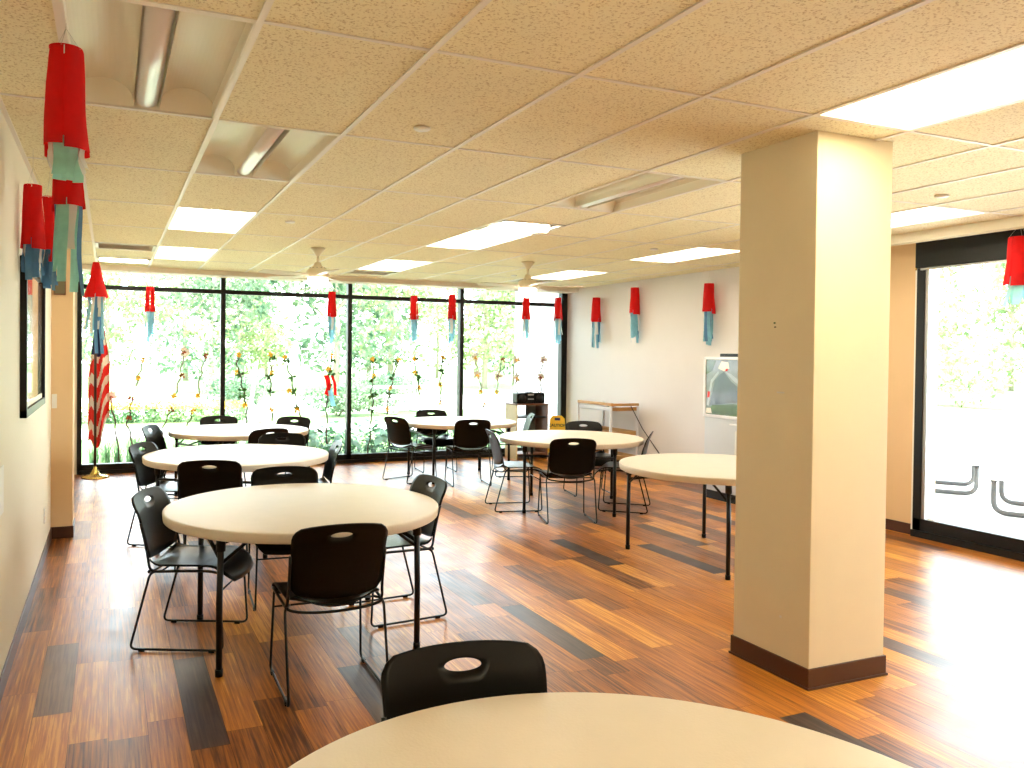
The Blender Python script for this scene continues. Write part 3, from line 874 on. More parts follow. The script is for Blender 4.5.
windsock('narrow twisted red and blue windsock above the framed print', -0.345, 5.5, 2.53, r=0.045, red=0.37, tail=0.18, mats=('navy_t', 'white_t', 'navy_t'), seed=4, twist=0.6)
windsock('red windsock with many pale streamers hanging before the flag', -0.135, 9.0, 2.50, r=0.095, red=0.36, tail=0.55, mats=('blue_t', 'white_t', 'navy_t', 'white_t'), seed=5, flare=3, ns=14, ragged=0.15, twist=0.9, cone=0.30)
for i, (x, z, lab) in enumerate(((0.469, 2.433, 'at the far window, leftmost bay'), (2.863, 2.465, 'at the far window, just left of the second mullion'),
     (4.092, 2.457, 'at the far window, middle of the third bay'), (4.697, 2.495, 'at the far window, just left of the third mullion'),
     (5.946, 2.500, 'at the far window above the black stereo'), (6.518, 2.520, 'at the far window beside the right end frame'))):
    windsock('small red and pale blue windsock '+lab, x, 11.1, z, r=0.058, red=0.33+0.02*(i % 2), tail=0.36, mats=B2, seed=20+i, rz=i)
for i, (y, z, lab) in enumerate(((10.46, 2.492, 'nearest the windows, before the right wall'), (9.48, 2.573, 'in the middle of the right wall'), (7.95, 2.513, 'at right wall beside the column, above the white cabinet'))):
    windsock('red, white and blue windsock '+lab, 6.81, y, z, r=0.068, red=0.36, tail=0.40, mats=('blue_t', 'white_t', 'navy_t', 'blue_t'), seed=30+i, rz=i*0.7)
windsock('red and teal windsock hanging by the right window, cut by the frame', 6.45, 4.03, 2.55, r=0.085, red=0.35, tail=0.18, mats=('teal_t', 'teal_t', 'blue_t'), seed=41, flare=2)
# streamer caught on a garland in the second bay
t = empty('ribbon_streamer', 'small loose red and blue streamer stuck low on the second window bay', 'streamer', (2.86, YF-0.085, 1.02))
b = MB()
def strip(bm, pts, w, mi=0):
    prev = None
    for p in pts:
        cur = [bm.bm.verts.new((p[0]-w, p[1], p[2])), bm.bm.verts.new((p[0]+w, p[1]+0.004, p[2]))]
        if prev:
            f = bm.bm.faces.new((prev[0], prev[1], cur[1], cur[0])); f.smooth = True; f.material_index = mi
        prev = cur
strip(b, [(0.0, 0, 0.27), (0.03, -0.01, 0.20), (0.05, 0, 0.1), (0.02, 0.01, 0.0), (0.07, 0, -0.03)], 0.035)
strip(b, [(0.0, 0, 0.27), (0.09, -0.01, 0.26), (0.14, 0, 0.15), (0.15, 0.01, -0.02), (0.2, 0, -0.03)], 0.022)
b.build('red_ribbon', 'red', t)
b = MB(); strip(b, [(0.06, 0.01, 0.08), (0.09, 0, -0.05), (0.12, 0, -0.18)], 0.035); b.build('blue_ribbon', 'blue_t', t)

# ------------------------------------------------------------------ flag on a stand
t = empty('flag_stand', 'brass based flag pole standing in the left corner by the window', 'flag pole', (-0.172, 11.12, 0))
MB().lathe([(0, 0), (0.165, 0), (0.165, 0.012), (0.15, 0.025), (0.07, 0.04), (0.045, 0.07), (0.02, 0.12), (0.016, 0.14), (0, 0.14)], 36).build('base', 'brass', t)
MB().tube([(0, 0, 0.12), (0, 0, 2.42)], 0.016, 14).build('pole', 'pole', t)
MB().lathe([(0, 2.42), (0.02, 2.43), (0.012, 2.46), (0.022, 2.49), (0, 2.53)], 16).build('finial', 'brass', t)
def flag():
    b = MB(); nu, nv = 40, 60
    z1, z0 = 2.02, 0.33
    grid = []
    for j in range(nv+1):
        tv = j/nv; row = []
        for i in range(nu+1):
            u = i/nu
            wtop = 0.08; wbot = 0.25
            w = wtop+(wbot-wtop)*min(1, tv*2.2)
            x = -0.085*min(1, tv*2)+w*u
            y = -0.03+0.045*math.sin(u*PI*5+0.6)*(0.4+0.6*tv)+0.02*math.sin(3*tv+u*4)
            ztop = z1-0.02*u*tv
            L = (z1-z0)*(1-0.30*abs(u-0.25)-0.05*math.sin(u*9))
            z = z1-L*tv
            row.append(b.bm.verts.new((x, y, z)))
        grid.append(row)
    for j in range(nv):
        for i in range(nu):
            f = b.bm.faces.new((grid[j][i], grid[j][i+1], grid[j+1][i+1], grid[j+1][i])); f.smooth = True
            tv, u = j/nv, i/nu
            # the cloth hangs from one corner, so its stripes run steeply
            s = (u*1.8+tv*10.5+0.3*math.sin(u*12))
            if u < 0.6 and tv < 0.30: f.material_index = 2
            else: f.material_index = 0 if (s/2) % 1 < 0.58 else 1
    return b.build('flag_cloth', ['flag_red', 'flag_white', 'flag_blue'])
o = flag(); o.name = 'flag'; o.location = (-0.172, 11.215, 0)
tag(o, 'draped red and white striped flag with a dark blue corner on the pole', 'flag')

# ------------------------------------------------------------------ left wall things
t = empty('framed_print', 'black framed print hanging on the left wall', 'picture', (XL, 5.73, 1.66))
fr = MB(); y0, y1, z0, z1 = -0.70, 0.70, -0.44, 0.46
for lo, hi in (((0.0, y0, z0), (0.035, y0+0.045, z1)), ((0.0, y1-0.045, z0), (0.035, y1, z1)), ((0.0, y0, z0), (0.035, y1, z0+0.045)), ((0.0, y0, z1-0.045), (0.035, y1, z1))):
    fr.box(lo, hi, 0.003)
fr.build('frame', 'black_frame', t)
MB().box((0.002, y0+0.03, z0+0.03), (0.012, y1-0.03, z1-0.03)).build('print', 'picture', t)
MB().box((0.010, y0+0.045, z0+0.045), (0.016, y1-0.045, z0+0.075)).build('mat_board', 'white_plastic', t)
t = empty('exit_plaque', 'small dark framed plaque high on the left pilaster', 'plaque', (-0.398, 7.6, 2.15))
MB().box((-0.045, -0.02, -0.080), (0.050, 0.0, 0.080), 0.004).build('frame', 'wood_dark', t)
MB().box((-0.038, -0.024, -0.070), (0.043, -0.019, 0.070)).build('panel', 'vent_dark', t)
t = empty('wall_notice', 'white paper notice on the left wall at the photo edge', 'notice', (XL, 4.14, 0.95))
MB().box((0.0, -0.14, -0.11), (0.004, 0.14, 0.11)).build('sheet', 'white_plastic', t)
t = empty('wall_outlet', 'pale electrical outlet low on the left wall', 'outlet', (XL, 6.85, 0.34))
MB().box((0.0, -0.035, -0.057), (0.006, 0.035, 0.057), 0.002).build('plate', 'white_plastic', t)
for z in (-0.02, 0.02): MB().box((0.005, -0.014, z-0.012), (0.008, 0.014, z+0.012), 0.002).build('socket', 'fan', t)
t = empty('light_switch', 'pale light switch plate in the left pilaster corner', 'switch', (-0.455, 7.6, 1.17))
MB().box((0.0, -0.006, -0.06), (0.04, 0.0, 0.06), 0.002).build('plate', 'white_plastic', t)
MB().box((0.012, -0.012, -0.012), (0.024, -0.005, 0.012), 0.002).build('toggle', 'white_plastic', t)

# ------------------------------------------------------------------ shelf, stereo, caution sign, cart, cabinet
t = empty('open_shelf', 'narrow open wooden shelf unit standing before the window', 'shelf', (6.00, 11.14, 0))
hx, hy, Z = 0.275, 0.19, 0.86
MB().box((-hx, -hy, 0), (-hx+0.02, hy, Z-0.02), 0.002).build('side_panel', 'wood_pale', t)
MB().box((hx-0.02, -hy, 0), (hx, hy, Z-0.02), 0.002).build('side_panel', 'wood_dark', t)
MB().box((-hx-0.01, -hy-0.01, Z-0.02), (hx+0.01, hy, Z), 0.003).build('top', 'wood_dark', t)
for z in (0.64, 0.36, 0.07): MB().box((-hx+0.02, -hy+0.005, z), (hx-0.02, hy, z+0.02), 0.002).build('shelf_board', 'ink' if z > 0.5 else 'wood_dark', t)
MB().box((0.08, hy-0.012, 0.09), (hx-0.02, hy, Z-0.03)).build('back_panel', 'stem_pale', t)
t = empty('portable_stereo', 'black portable stereo on top of the open shelf', 'stereo', (6.02, 11.12, 0.86))
b = MB(); n = 10
for (cx, w, h, d) in ((0, 0.13, 0.175, 0.15), (-0.15, 0.19, 0.165, 0.17), (0.15, 0.19, 0.165, 0.17)):
    b.box((cx-w/2, -d/2, 0), (cx+w/2, d/2, h), 0.02)
b.build('body', 'black_plastic', t)
for sx in (-1, 1):
    s_ = MB().lathe([(0, -0.004), (0.05, -0.004), (0.062, 0.0), (0.066, 0.01), (0.066, 0.02), (0, 0.02)], 24)
    o = s_.build('speaker_cone', 'black_frame', t); o.rotation_euler = (PI/2, 0, 0); o.location = (sx*0.155, -0.078, 0.08)
    MB().lathe([(0, 0), (0.012, 0), (0.012, 0.01), (0, 0.01)], 12, (sx*0.03, -0.06, 0.17)).build('knob', 'silver', t)
MB().box((-0.05, -0.08, 0.125), (0.05, -0.073, 0.15), 0.002).build('display', 'silver', t)
MB().box((-0.05, -0.08, 0.06), (0.05, -0.073, 0.075), 0.002).build('button_row', 'silver', t)
MB().tube(smooth_path([(-0.2, 0.02, 0.15), (-0.17, 0.02, 0.19), (0.17, 0.02, 0.19), (0.2, 0.02, 0.15)], 0.03), 0.008, 8).build('handle', 'black_plastic', t)

def letters(txt, h, name, m, parent, loc, rot):
    cu = bpy.data.curves.new(name, 'FONT'); cu.body = txt; cu.size = h; cu.align_x = 'CENTER'; cu.extrude = 0.0015
    cu.offset = h*0.025
    o = bpy.data.objects.new(name, cu); COL.objects.link(o); cu.materials.append(M[m])
    bpy.context.view_layer.update()
    me = bpy.data.meshes.new_from_object(o.evaluated_get(bpy.context.evaluated_depsgraph_get()))
    bpy.data.objects.remove(o); o = bpy.data.objects.new(name, me); COL.objects.link(o)
    if not me.materials: me.materials.append(M[m])
    o.parent = parent; o.location = loc; o.rotation_euler = rot
    return o
t = empty('wet_floor_sign', 'yellow folding caution floor sign standing by the window', 'floor sign', (6.56, 11.15, 0), R(-28))
def sign_panel(sg):
    b = MB()
    v = [(-0.15, 0.0), (0.15, 0.0), (0.115, 0.60), (0.07, 0.65), (-0.07, 0.65), (-0.115, 0.60)]
    Mx = Matrix.Translation((0, 0, 0.65)) @ Matrix.Rotation(sg*R(12), 4, 'X') @ Matrix.Translation((0, 0, -0.65))
    # frame with handle slot: build by extruding an outline in slices
    lo = [b.bm.verts.new(Mx @ Vector((x, -0.008, z))) for x, z in v]; hi = [b.bm.verts.new(Mx @ Vector((x, 0.008, z))) for x, z in v]
    b.bm.faces.new(lo); b.bm.faces.new(hi[::-1])
    for i in range(6): b.bm.faces.new((lo[i], lo[(i+1) % 6], hi[(i+1) % 6], hi[i]))
    return b.build('panel', 'yellow', t), Mx
p1, Mx = sign_panel(-1); sign_panel(1)
o = MB().obox(Mx @ Matrix.Translation((0, -0.010, 0.595)), (0.085, 0.004, 0.04), 0.0).build('handle_slot', 'flag_blue', p1)
o = letters('CAUTION', 0.062, 'lettering', 'ink', p1, (0, 0, 0), (0, 0, 0)); o.matrix_local = Mx @ Matrix.Translation((0, -0.011, 0.475)) @ Matrix.Rotation(PI/2, 4, 'X')
MB().obox(Mx @ Matrix.Translation((0, -0.010, 0.25)), (0.13, 0.004, 0.015)).build('stripe', 'ink', p1)

t = empty('utility_cart', 'grey metal cart with wooden edged trays by the right wall', 'cart', (6.60, 9.82, 0))
hx, hy = 0.22, 0.42
for sx in (-1, 1):
    for sy in (-1, 1):
        x, y = sx*hx, sy*hy
        l = MB(); l.box((x-0.015, y-0.015, 0.09), (x+0.015, y+0.015, 0.93), 0.002); lo = l.build('post', 'grey_paint', t)
        w = MB().lathe([(0, -0.012), (0.035, -0.012), (0.04, -0.006), (0.04, 0.006), (0.035, 0.012), (0, 0.012)], 18).build('caster', 'black_plastic', lo)
        w.rotation_euler = (0, PI/2, 0); w.location = (x, y, 0.04)
        MB().box((x-0.006, y-0.006, 0.04), (x+0.006, y+0.006, 0.1)).build('caster_fork', 'grey_paint', lo)
for z, m in ((0.84, 'grey_paint'), (0.50, 'wood'), (0.16, 'wood')):
    b = MB(); b.box((-hx, -hy, z), (hx, hy, z+0.012))
    for lo, hi in (((-hx, -hy, z), (-hx+0.012, hy, z+0.06)), ((hx-0.012, -hy, z), (hx, hy, z+0.06)), ((-hx, -hy, z), (hx, -hy+0.012, z+0.06)), ((-hx, hy-0.012, z), (hx, hy, z+0.06))): b.box(lo, hi, 0.002)
    b.build('tray', m, t)
MB().box((-hx-0.004, -hy-0.006, 0.845), (hx+0.004, -hy, 0.895), 0.002).build('tray_edge', 'wood', t)
MB().box((-hx-0.02, -hy-0.02, 0.915), (-hx+0.03, hy, 0.955), 0.008).build('handle_rail', 'wood', t)
MB().box((-hx-0.01, -hy-0.03, 0.912), (hx+0.01, -hy+0.012, 0.95), 0.008).build('handle_rail', 'wood', t)
MB().tube([(0.10, -0.40, 0.95), (0.22, -0.55, 0.60), (0.30, -0.95, 0.18), (0.33, -1.10, 0.02)], 0.006, 8).build('power_cord', 'ink', t)
o = MB().box((-0.09, -0.13, 0), (0.09, 0.13, 0.028), 0.004).build('black_folder', 'ink'); o.location = (6.60, 9.80, 0.853)
tag(o, 'dark flat folder lying in the top tray of the cart', 'folder')

t = empty('display_cabinet', 'white cabinet with a framed glossy display front, beside the column', 'cabinet', (6.27, 7.36, 0))
# local: x to the wall 0..0.7, y from 0 to -0.95
MB().box((0, -0.95, 0.10), (0.62, 0, 1.60), 0.008).build('body', 'freezer', t)
MB().box((0.02, -0.93, 0), (0.60, -0.02, 0.10)).build('plinth', 'black_frame', t)
f = MB(); y0, y1, z0, z1 = -0.95, 0, 0.93, 1.61
for lo, hi in (((-0.025, y0, z0), (0.0, y0+0.03, z1)), ((-0.025, y1-0.03, z0), (0.0, y1, z1)), ((-0.025, y0, z0), (0, y1, z0+0.03)), ((-0.025, y0, z1-0.03), (0, y1, z1))): f.box(lo, hi, 0.003)
fo = f.build('display_frame', 'frame_white', t)
MB().box((-0.012, y0+0.03, z0+0.03), (-0.002, y1-0.03, z1-0.03)).build('display_panel', 'disp_bg', fo)
pc = MB()     # printed picture: slate peak, pale sweeps, green foot, small marks (u across from the far edge, v up)
def pp(pts, mi, k): pc.poly([(-0.0122-0.0004*k, y1-0.03-u*0.89, z0+0.03+v*0.62) for u, v in pts], mi)
pp([(0, 0), (1, 0), (1, 0.16), (0.5, 0.22), (0.12, 0.17), (0, 0.05)], 2, 1)
pp([(0.07, 0.16), (0.16, 0.62), (0.26, 0.74), (0.33, 0.78), (0.45, 0.62), (0.62, 0.48), (1, 0.40), (1, 0.2), (0.5, 0.24)], 1, 2)
pp([(0.02, 0.16), (0.06, 0.15), (0.12, 0.58), (0.24, 0.76), (0.22, 0.79), (0.09, 0.62)], 3, 3)
pp([(0.34, 0.79), (0.48, 0.64), (0.64, 0.51), (1, 0.45), (1, 0.52), (0.66, 0.58), (0.46, 0.74)], 3, 4)
pp([(0.22, 0.84), (0.28, 0.97), (0.40, 0.95), (0.42, 0.84), (0.33, 0.79)], 4, 5)
pp([(0, 0.72), (0.12, 0.80), (0.18, 0.98), (0, 1)], 2, 6)
pp([(0.03, 0.30), (0.07, 0.31), (0.08, 0.41), (0.04, 0.42)], 5, 7)
pp([(0.35, 0.79), (0.39, 0.80), (0.40, 0.84), (0.36, 0.83)], 5, 8)
pp([(0.01, 0.02), (0.12, 0.02), (0.10, 0.12), (0.02, 0.11)], 4, 9)
pc.build('printed_picture', ['disp_bg', 'disp_tent', 'disp_green', 'disp_pale', 'white_plastic', 'flag_red'], fo)
MB().box((-0.006, -0.94, 0.14), (0, -0.01, 0.91), 0.003).build('lower_panel', 'freezer', t)
MB().box((-0.02, -0.70, 0.86), (-0.006, -0.42, 0.875), 0.003).build('handle', 'frame_white', t)
n = MB().box((-0.009, -0.72, 0.52), (-0.006, -0.50, 0.80)).build('notice', 'white_plastic', t)
ln = MB()
for k in range(5): ln.box((-0.0105, -0.69, 0.76-k*0.05), (-0.009, -0.53-0.02*(k % 2), 0.772-k*0.05))
ln.build('printed_lines', 'flag_red', n)
o = MB().box((0, -0.9, 0), (0.45, -0.2, 0.045), 0.008).build('black_tray', 'black_plastic'); o.location = (6.30, 7.36, 1.601)
tag(o, 'flat black case lying on top of the white display cabinet', 'case')

# ------------------------------------------------------------------ flower garlands on the glass of the window wall
def px2win(x, y, Y=YF-0.03):
    """place a garland knot on the glass; x, y are its measured spots on the window wall"""
    f, yaw, pit, roll, cx, cy = 806.077, 0.4015, -0.0154, 0.0108, 452.39, 367.784
    a, b = (x-cx)/f, (y-cy)/f
    xr = a*math.cos(roll)+b*math.sin(roll); yr = -a*math.sin(roll)+b*math.cos(roll)
    d = math.cos(pit)+yr*math.sin(pit); z = math.sin(pit)-yr*math.cos(pit)
    X = xr*math.cos(yaw)+d*math.sin(yaw); Yv = -xr*math.sin(yaw)+d*math.cos(yaw)
    k = Y/Yv
    return X*k, 1.594+z*k
def blossom(b, c, r, kind, rg):
    n = 6 if kind != 'bud' else 4
    for k in range(n):
        a = 2*PI*k/n+rg.random(); up = 0.6 if kind == 'bud' else 0.15
        d = Vector((math.cos(a), 0.25*rg.uniform(-1, 0), math.sin(a)+up)).normalized()
        s = d.cross(Vector((0, 1, 0))).normalized()*r*0.34
        b.poly([c, c+d*r*0.55+s, c+d*r, c+d*r*0.55-s])
def garland(label, pts, flowers, leaves, pale=False, grp='flower garlands on the windows', seed=0, fy='petal_y'):
    rg = random.Random(seed)
    P = [px2win(*p) for p in pts]
    ox, oz = P[-1]
    t = empty('flower_garland', label, 'garland', (ox, YF-0.03, oz), 0, grp)
    L = [Vector((x-ox, 0.008*math.sin(i*2.1), z-oz)) for i, (x, z) in enumerate(P)]
    # densify with wiggles
    D = []
    for a, c in zip(L, L[1:]):
        for k in range(5):
            q = a.lerp(c, k/5); q.x += 0.012*math.sin(len(D)*1.1+seed); D.append(q)
    D.append(L[-1])
    MB().tube(D, 0.010, 6).build('stem', 'stem_pale' if pale else 'stem', t)
    if leaves:
        b = MB()
        for (x, y) in leaves:
            X, Z_ = px2win(x, y); c = Vector((X-ox, -0.01, Z_-oz))
            for k in range(4):
                a = rg.uniform(0, 2*PI); d = Vector((math.cos(a), rg.uniform(-0.3, 0), math.sin(a))).normalized(); s = d.cross(Vector((0, 1, 0))).normalized()*0.02
                b.poly([c, c+d*0.03+s, c+d*0.075, c+d*0.03-s])
        b.build('leaves', 'leaf_d', t)
    for (x, y, kind) in flowers:
        X, Z_ = px2win(x, y); c = Vector((X-ox, -0.012, Z_-oz))
        b = MB(); blossom(b, c, {'w': 0.085, 'y': 0.045, 'r': 0.05}[kind], 'bud' if kind == 'r' else 'o', rg)
        b.build('flower', {'w': 'petal_w', 'y': 'petal_y', 'r': 'petal_r'}[kind], t)
        if kind == 'w':
            b = MB(); blossom(b, c-Vector((0, 0.004, 0.01)), 0.035, 'o', rg); b.build('flower_centre', 'petal_y' if seed % 2 else 'petal_r', t)
G = [
 ('tall thin grey stem on the glass just right of the flag', [(110, 396), (113, 412), (116, 430), (119, 462)], [(111, 397, 'w')], [], False),
 ('tall stem with a rust bud, second from the flag', [(132, 398), (130, 412), (127, 425), (132, 440), (136, 468)], [(131, 399, 'r'), (129, 418, 'r')], [], False),
 ('short curved stem with a rust bud above the left chairs', [(171, 411), (166, 420), (162, 432), (160, 446)], [(171, 410, 'r')], [], False),
 ('short curved stem with a yellow bud beside the rust bud one', [(193, 412), (190, 420), (186, 428), (180, 440)], [(193, 411, 'y')], [], False),
 ('pale hanging stem with a white blossom in the leftmost bay', [(184, 350), (182, 365), (180, 378), (176, 392), (174, 400)], [(184, 352, 'w'), (182, 376, 'r'), (174, 396, 'y')], [], True),
 ('pale hanging stem with dark buds left of the first mullion', [(206, 354), (203, 366), (200, 378), (198, 398)], [(206, 356, 'r'), (198, 396, 'y')], [], True),
 ('faint hanging stem with small buds near the left window edge', [(143, 358), (142, 366), (138, 376), (136, 386)], [(143, 360, 'y'), (138, 378, 'y')], [], True),
 ('garland of yellow flowers just right of the first mullion', [(238.6, 355), (237, 366), (240, 374), (242, 385), (245, 398), (247, 410), (246, 424)], [(238.6, 355, 'y'), (236.6, 372.6, 'y'), (245, 405.5, 'y')], [(240, 374.5), (242, 391), (242, 395)], False),
 ('sparse garland of yellow flowers in the middle of the second bay', [(270, 354), (271, 368), (270, 380), (271, 396), (271.5, 408), (272, 421)], [(270, 354.5, 'y'), (272, 373, 'y'), (271.5, 409.5, 'y')], [(271.5, 359), (269.5, 376.5), (270.5, 392.5)], False),
 ('leafy garland in the right half of the second bay', [(285, 356), (287, 367), (291, 376), (294, 391), (297, 405), (301, 417)], [(285, 357, 'y'), (289, 391, 'y'), (297, 410, 'y')], [(286.5, 361), (292, 377), (295, 392), (296.5, 409)], False),
 ('garland of orange flowers just left of the second mullion', [(332, 355), (330, 370), (329, 384), (327, 398), (326.6, 415), (327, 444)], [(332, 356, 'y'), (328, 369, 'y'), (327.7, 383, 'y')], [(333.5, 359), (331, 374), (329, 387)], False),
 ('tangled leafy garland at the left of the third bay', [(372, 358), (374, 375), (371, 390), (373, 403), (371, 418), (370, 435), (367.6, 453)], [(372, 359, 'y'), (373.5, 376, 'y')], [(374, 362), (372, 379), (371, 396), (374, 395), (371, 410)], False),
 ('leafy garland with yellow buds, second in the third bay', [(398, 359), (394, 375), (390, 390), (388, 400), (387, 415)], [(399, 360, 'y'), (390, 388, 'y'), (387, 409, 'y')], [(396, 362), (392, 377), (388, 395)], False),
 ('garland of yellow flowers near the middle of the third bay', [(413.8, 358), (417, 375), (419, 390), (420, 405), (420, 418)], [(413.8, 359, 'y'), (414.5, 373, 'y'), (419.5, 387.5, 'y')], [(415.5, 361), (417.5, 374.5), (417, 378)], False),
 ('garland of yellow flowers just left of the third mullion', [(442.4, 357), (442, 370), (440, 384), (441, 398), (438, 408)], [(442.4, 357, 'y'), (440, 384.5, 'y'), (440, 403, 'y')], [(443, 360), (441, 372)], False),
 ('white blossomed stem just right of the third mullion', [(475, 357), (478, 370), (480, 384), (483, 398), (484, 408)], [(475, 357, 'w'), (477, 375, 'w'), (480, 392, 'y'), (484, 405, 'y')], [], True),
 ('white blossomed stem in the middle of the fourth bay', [(502.6, 359), (499, 372), (497, 385), (496, 408)], [(502.6, 360, 'r'), (498, 376, 'w'), (496.5, 392, 'y')], [], True),
 ('white blossomed stem left of the black stereo', [(516, 359), (517, 372), (515.5, 381), (516, 394)], [(516, 360, 'w'), (516.5, 378, 'w')], [], False),
 ('white blossomed stem right of the black stereo', [(543, 359), (541.5, 371), (540, 380), (541, 392), (540, 398)], [(543, 360, 'w'), (540, 377, 'w'), (540.5, 394, 'r')], [], False),
]
for i, (lab, pts, fl, lv, pale) in enumerate(G): garland(lab, pts, fl, lv, pale, seed=i)

# ------------------------------------------------------------------ outdoors
GZ = -0.06
struct(MB().box((-60, YF+0.06, GZ-0.2), (90, 120, GZ)).build('ground', 'lawn'), 'sunlit lawn beyond the windows')
struct(MB().box((XR+0.15, -30, GZ-0.2), (90, YF+0.06, GZ-0.0)).build('ground.001', 'lawn'), 'sunlit lawn beyond the right window')
struct(MB().box((-20, 16.6, GZ), (13, 18.6, GZ+0.012)).build('path', 'concrete'), 'pale concrete path crossing the lawn')
struct(MB().box((-20, 22.5, GZ), (40, 31, GZ+0.01)).build('path.001', 'concrete'), 'bright paved drive beyond the flower bed')
struct(MB().box((XR+0.15, -4, GZ), (16.2, 9.4, GZ+0.014)).build('patio', 'concrete'), 'pale concrete patio outside the right window')
struct(MB().box((17.8, -20, GZ), (27, 24, GZ+0.012)).build('path.002', 'concrete'), 'bright paved drive beyond the patio')

def leaf_cluster(name, blobs, n, size, m, parent=None, seed=0, flat=0.0):
    rg = random.Random(seed); vs = []; fs = []
    tot = sum(b[3]*b[4]*b[5] for b in blobs)
    for (x, y, z, rx, ry, rz) in blobs:
        k = max(4, int(n*rx*ry*rz/tot))
        for _ in range(k):
            u = rg.uniform(-1, 1); a = rg.uniform(0, 2*PI); q = math.sqrt(1-u*u); rr = rg.uniform(0.55, 1.0)**0.5
            c = Vector((x+rx*rr*q*math.cos(a), y+ry*rr*q*math.sin(a), z+rz*rr*u))
            d = Vector((rg.gauss(0, 1), rg.gauss(0, 1), rg.gauss(0, 1)*(1-flat))).normalized()
            e = d.orthogonal().normalized(); e.rotate(Matrix.Rotation(rg.uniform(0, 6.28), 3, d))
            s = size*rg.uniform(0.6, 1.3); g = d.cross(e)
            i = len(vs)
            vs += [c-e*s*0.5, c+g*s*0.26, c+e*s*0.5, c-g*s*0.26]; fs.append((i, i+1, i+2, i+3))
    me = bpy.data.meshes.new(name); me.from_pydata(vs, [], fs); me.materials.append(M[m])
    o = bpy.data.objects.new(name, me); COL.objects.link(o)
    if parent is not None: o.parent = parent
    return o

def make_tree(seed, kind, hgt=8.0):
    rg = random.Random(seed)
    t = empty('tree', 'pale green leafy tree in the woods beyond the lawn', 'tree', (0, 0, 0), 0, 'trees beyond the lawn')
    blobs = []
    for k in range(9):
        a = rg.uniform(0, 2*PI); q = rg.uniform(0, 2.2); z = rg.uniform(hgt*0.25, hgt*0.9)
        blobs.append((q*math.cos(a), q*math.sin(a), z, rg.uniform(1.0, 1.9), rg.uniform(1.0, 1.9), rg.uniform(0.8, 1.5)))
    blobs.append((0, 0, hgt*0.18, 1.6, 1.6, 0.9))
    leaf_cluster('foliage', blobs, 3600, 0.30, kind, t, seed)
    w = MB(); w.tube([(0, 0, 0), (0.1, 0, hgt*0.3), (0.0, 0.1, hgt*0.8)], 0.16, 10, radii=[0.14, 0.11, 0.04])
    for k in range(5):
        a = rg.uniform(0, 6.28); z = hgt*(0.3+0.1*k)
        w.tube([(0.05, 0, z), (math.cos(a)*0.8, math.sin(a)*0.8, z+0.8), (math.cos(a)*1.9, math.sin(a)*1.9, z+1.4)], 0.06, 7, radii=[0.08, 0.05, 0.02])
    w.build('trunk', 'bark', t)
    return t
protos = [make_tree(1, 'leaf_a', 8.5), make_tree(2, 'leaf_b', 7.5), make_tree(3, 'leaf_a', 9.5)]
spots = []
rgt = random.Random(77)
for x in range(-6, 30, 4): spots.append((x+rgt.uniform(-0.6, 0.6), 36+(x//4 % 2)*5+rgt.uniform(-1, 1)))
for x in range(-8, 46, 6): spots.append((x+rgt.uniform(-1, 1), 50+(x//6 % 2)*4+rgt.uniform(-1, 1)))
for k in range(7): spots.append((35.5+(k % 2)*4+rgt.uniform(-0.6, 0.6), 2+k*4.0+rgt.uniform(-0.6, 0.6)))
for k in range(5): spots.append((46+rgt.uniform(-1, 1), 5+k*6))
spots[1], spots[2] = (-0.2, 43.0), (3.9, 34.5)
for i, (x, y) in enumerate(spots):
    if i < 3: o = protos[(0, 2, 1)[i]]
    else: o = copy_tree(protos[i % 3])
    o.location = (x, y, GZ); s = rgt.uniform(0.85, 1.25); o.scale = (s, s, s); o.rotation_euler = (0, 0, rgt.uniform(0, 6.28))
    if i >= len(spots)-12:
        o['label'] = 'pale green leafy tree beyond the patio on the right'; o['group'] = 'trees beyond the patio'

# shrubs
def shrub(label, x, y, rx, ry, rz, n, size, m, seed, grp=None):
    t = empty('shrub', label, 'shrub', (x, y, GZ), 0, grp)
    rg = random.Random(seed)
    bl = [(rg.uniform(-0.5, 0.5)*rx, rg.uniform(-0.5, 0.5)*ry, rz*rg.uniform(0.5, 0.9), rx*0.55, ry*0.55, rz*0.55) for _ in range(7)]
    leaf_cluster('foliage', bl, n, size, m, t, seed)
    w = MB()
    for k in range(5):
        a = rg.uniform(0, 6.28); w.tube([(0.03*math.cos(a), 0.03*math.sin(a), 0), (rx*0.4*math.cos(a), ry*0.4*math.sin(a), rz*0.7)], 0.015, 6)
    w.build('stem', 'bark', t)
    return t
shrub('dense grey green shrub seen left of the first mullion', 3.3, 23.0, 1.0, 0.8, 0.75, 1800, 0.12, 'leaf_b', 5)
shrub('round green shrub beyond the second bay', 5.6, 21.0, 1.5, 0.9, 0.65, 2200, 0.12, 'leaf_b', 6)
shrub('long green shrub beyond the third bay, behind the bench', 8.3, 24.5, 2.0, 0.9, 0.8, 2600, 0.12, 'leaf_b', 7)
for i, (x, y) in enumerate(((28, 5), (28, 9.8), (28, 14.6), (28, 19.4), (28, 24.2), (28, 0.4))):
    shrub('low bushy shrub along the edge of the right hand woods', x, y, 2.4, 2.4, 1.8, 1800, 0.22, 'leaf_a', 60+i, 'shrubs along the right hand woods')
# yellow flower bed
t = empty('flower_bed', 'bed of yellow flowers across the lawn in the leftmost bay', 'flower bed', (1.1, 20.3, GZ))
leaf_cluster('foliage', [(x*0.5-1.4, 0, 0.18, 0.45, 0.5, 0.22) for x in range(7)], 2600, 0.10, 'leaf_g', t, 8)
leaf_cluster('blossoms', [(x*0.5-1.4, -0.1, 0.40, 0.42, 0.45, 0.10) for x in range(7)], 1500, 0.07, 'flower_y', t, 9)

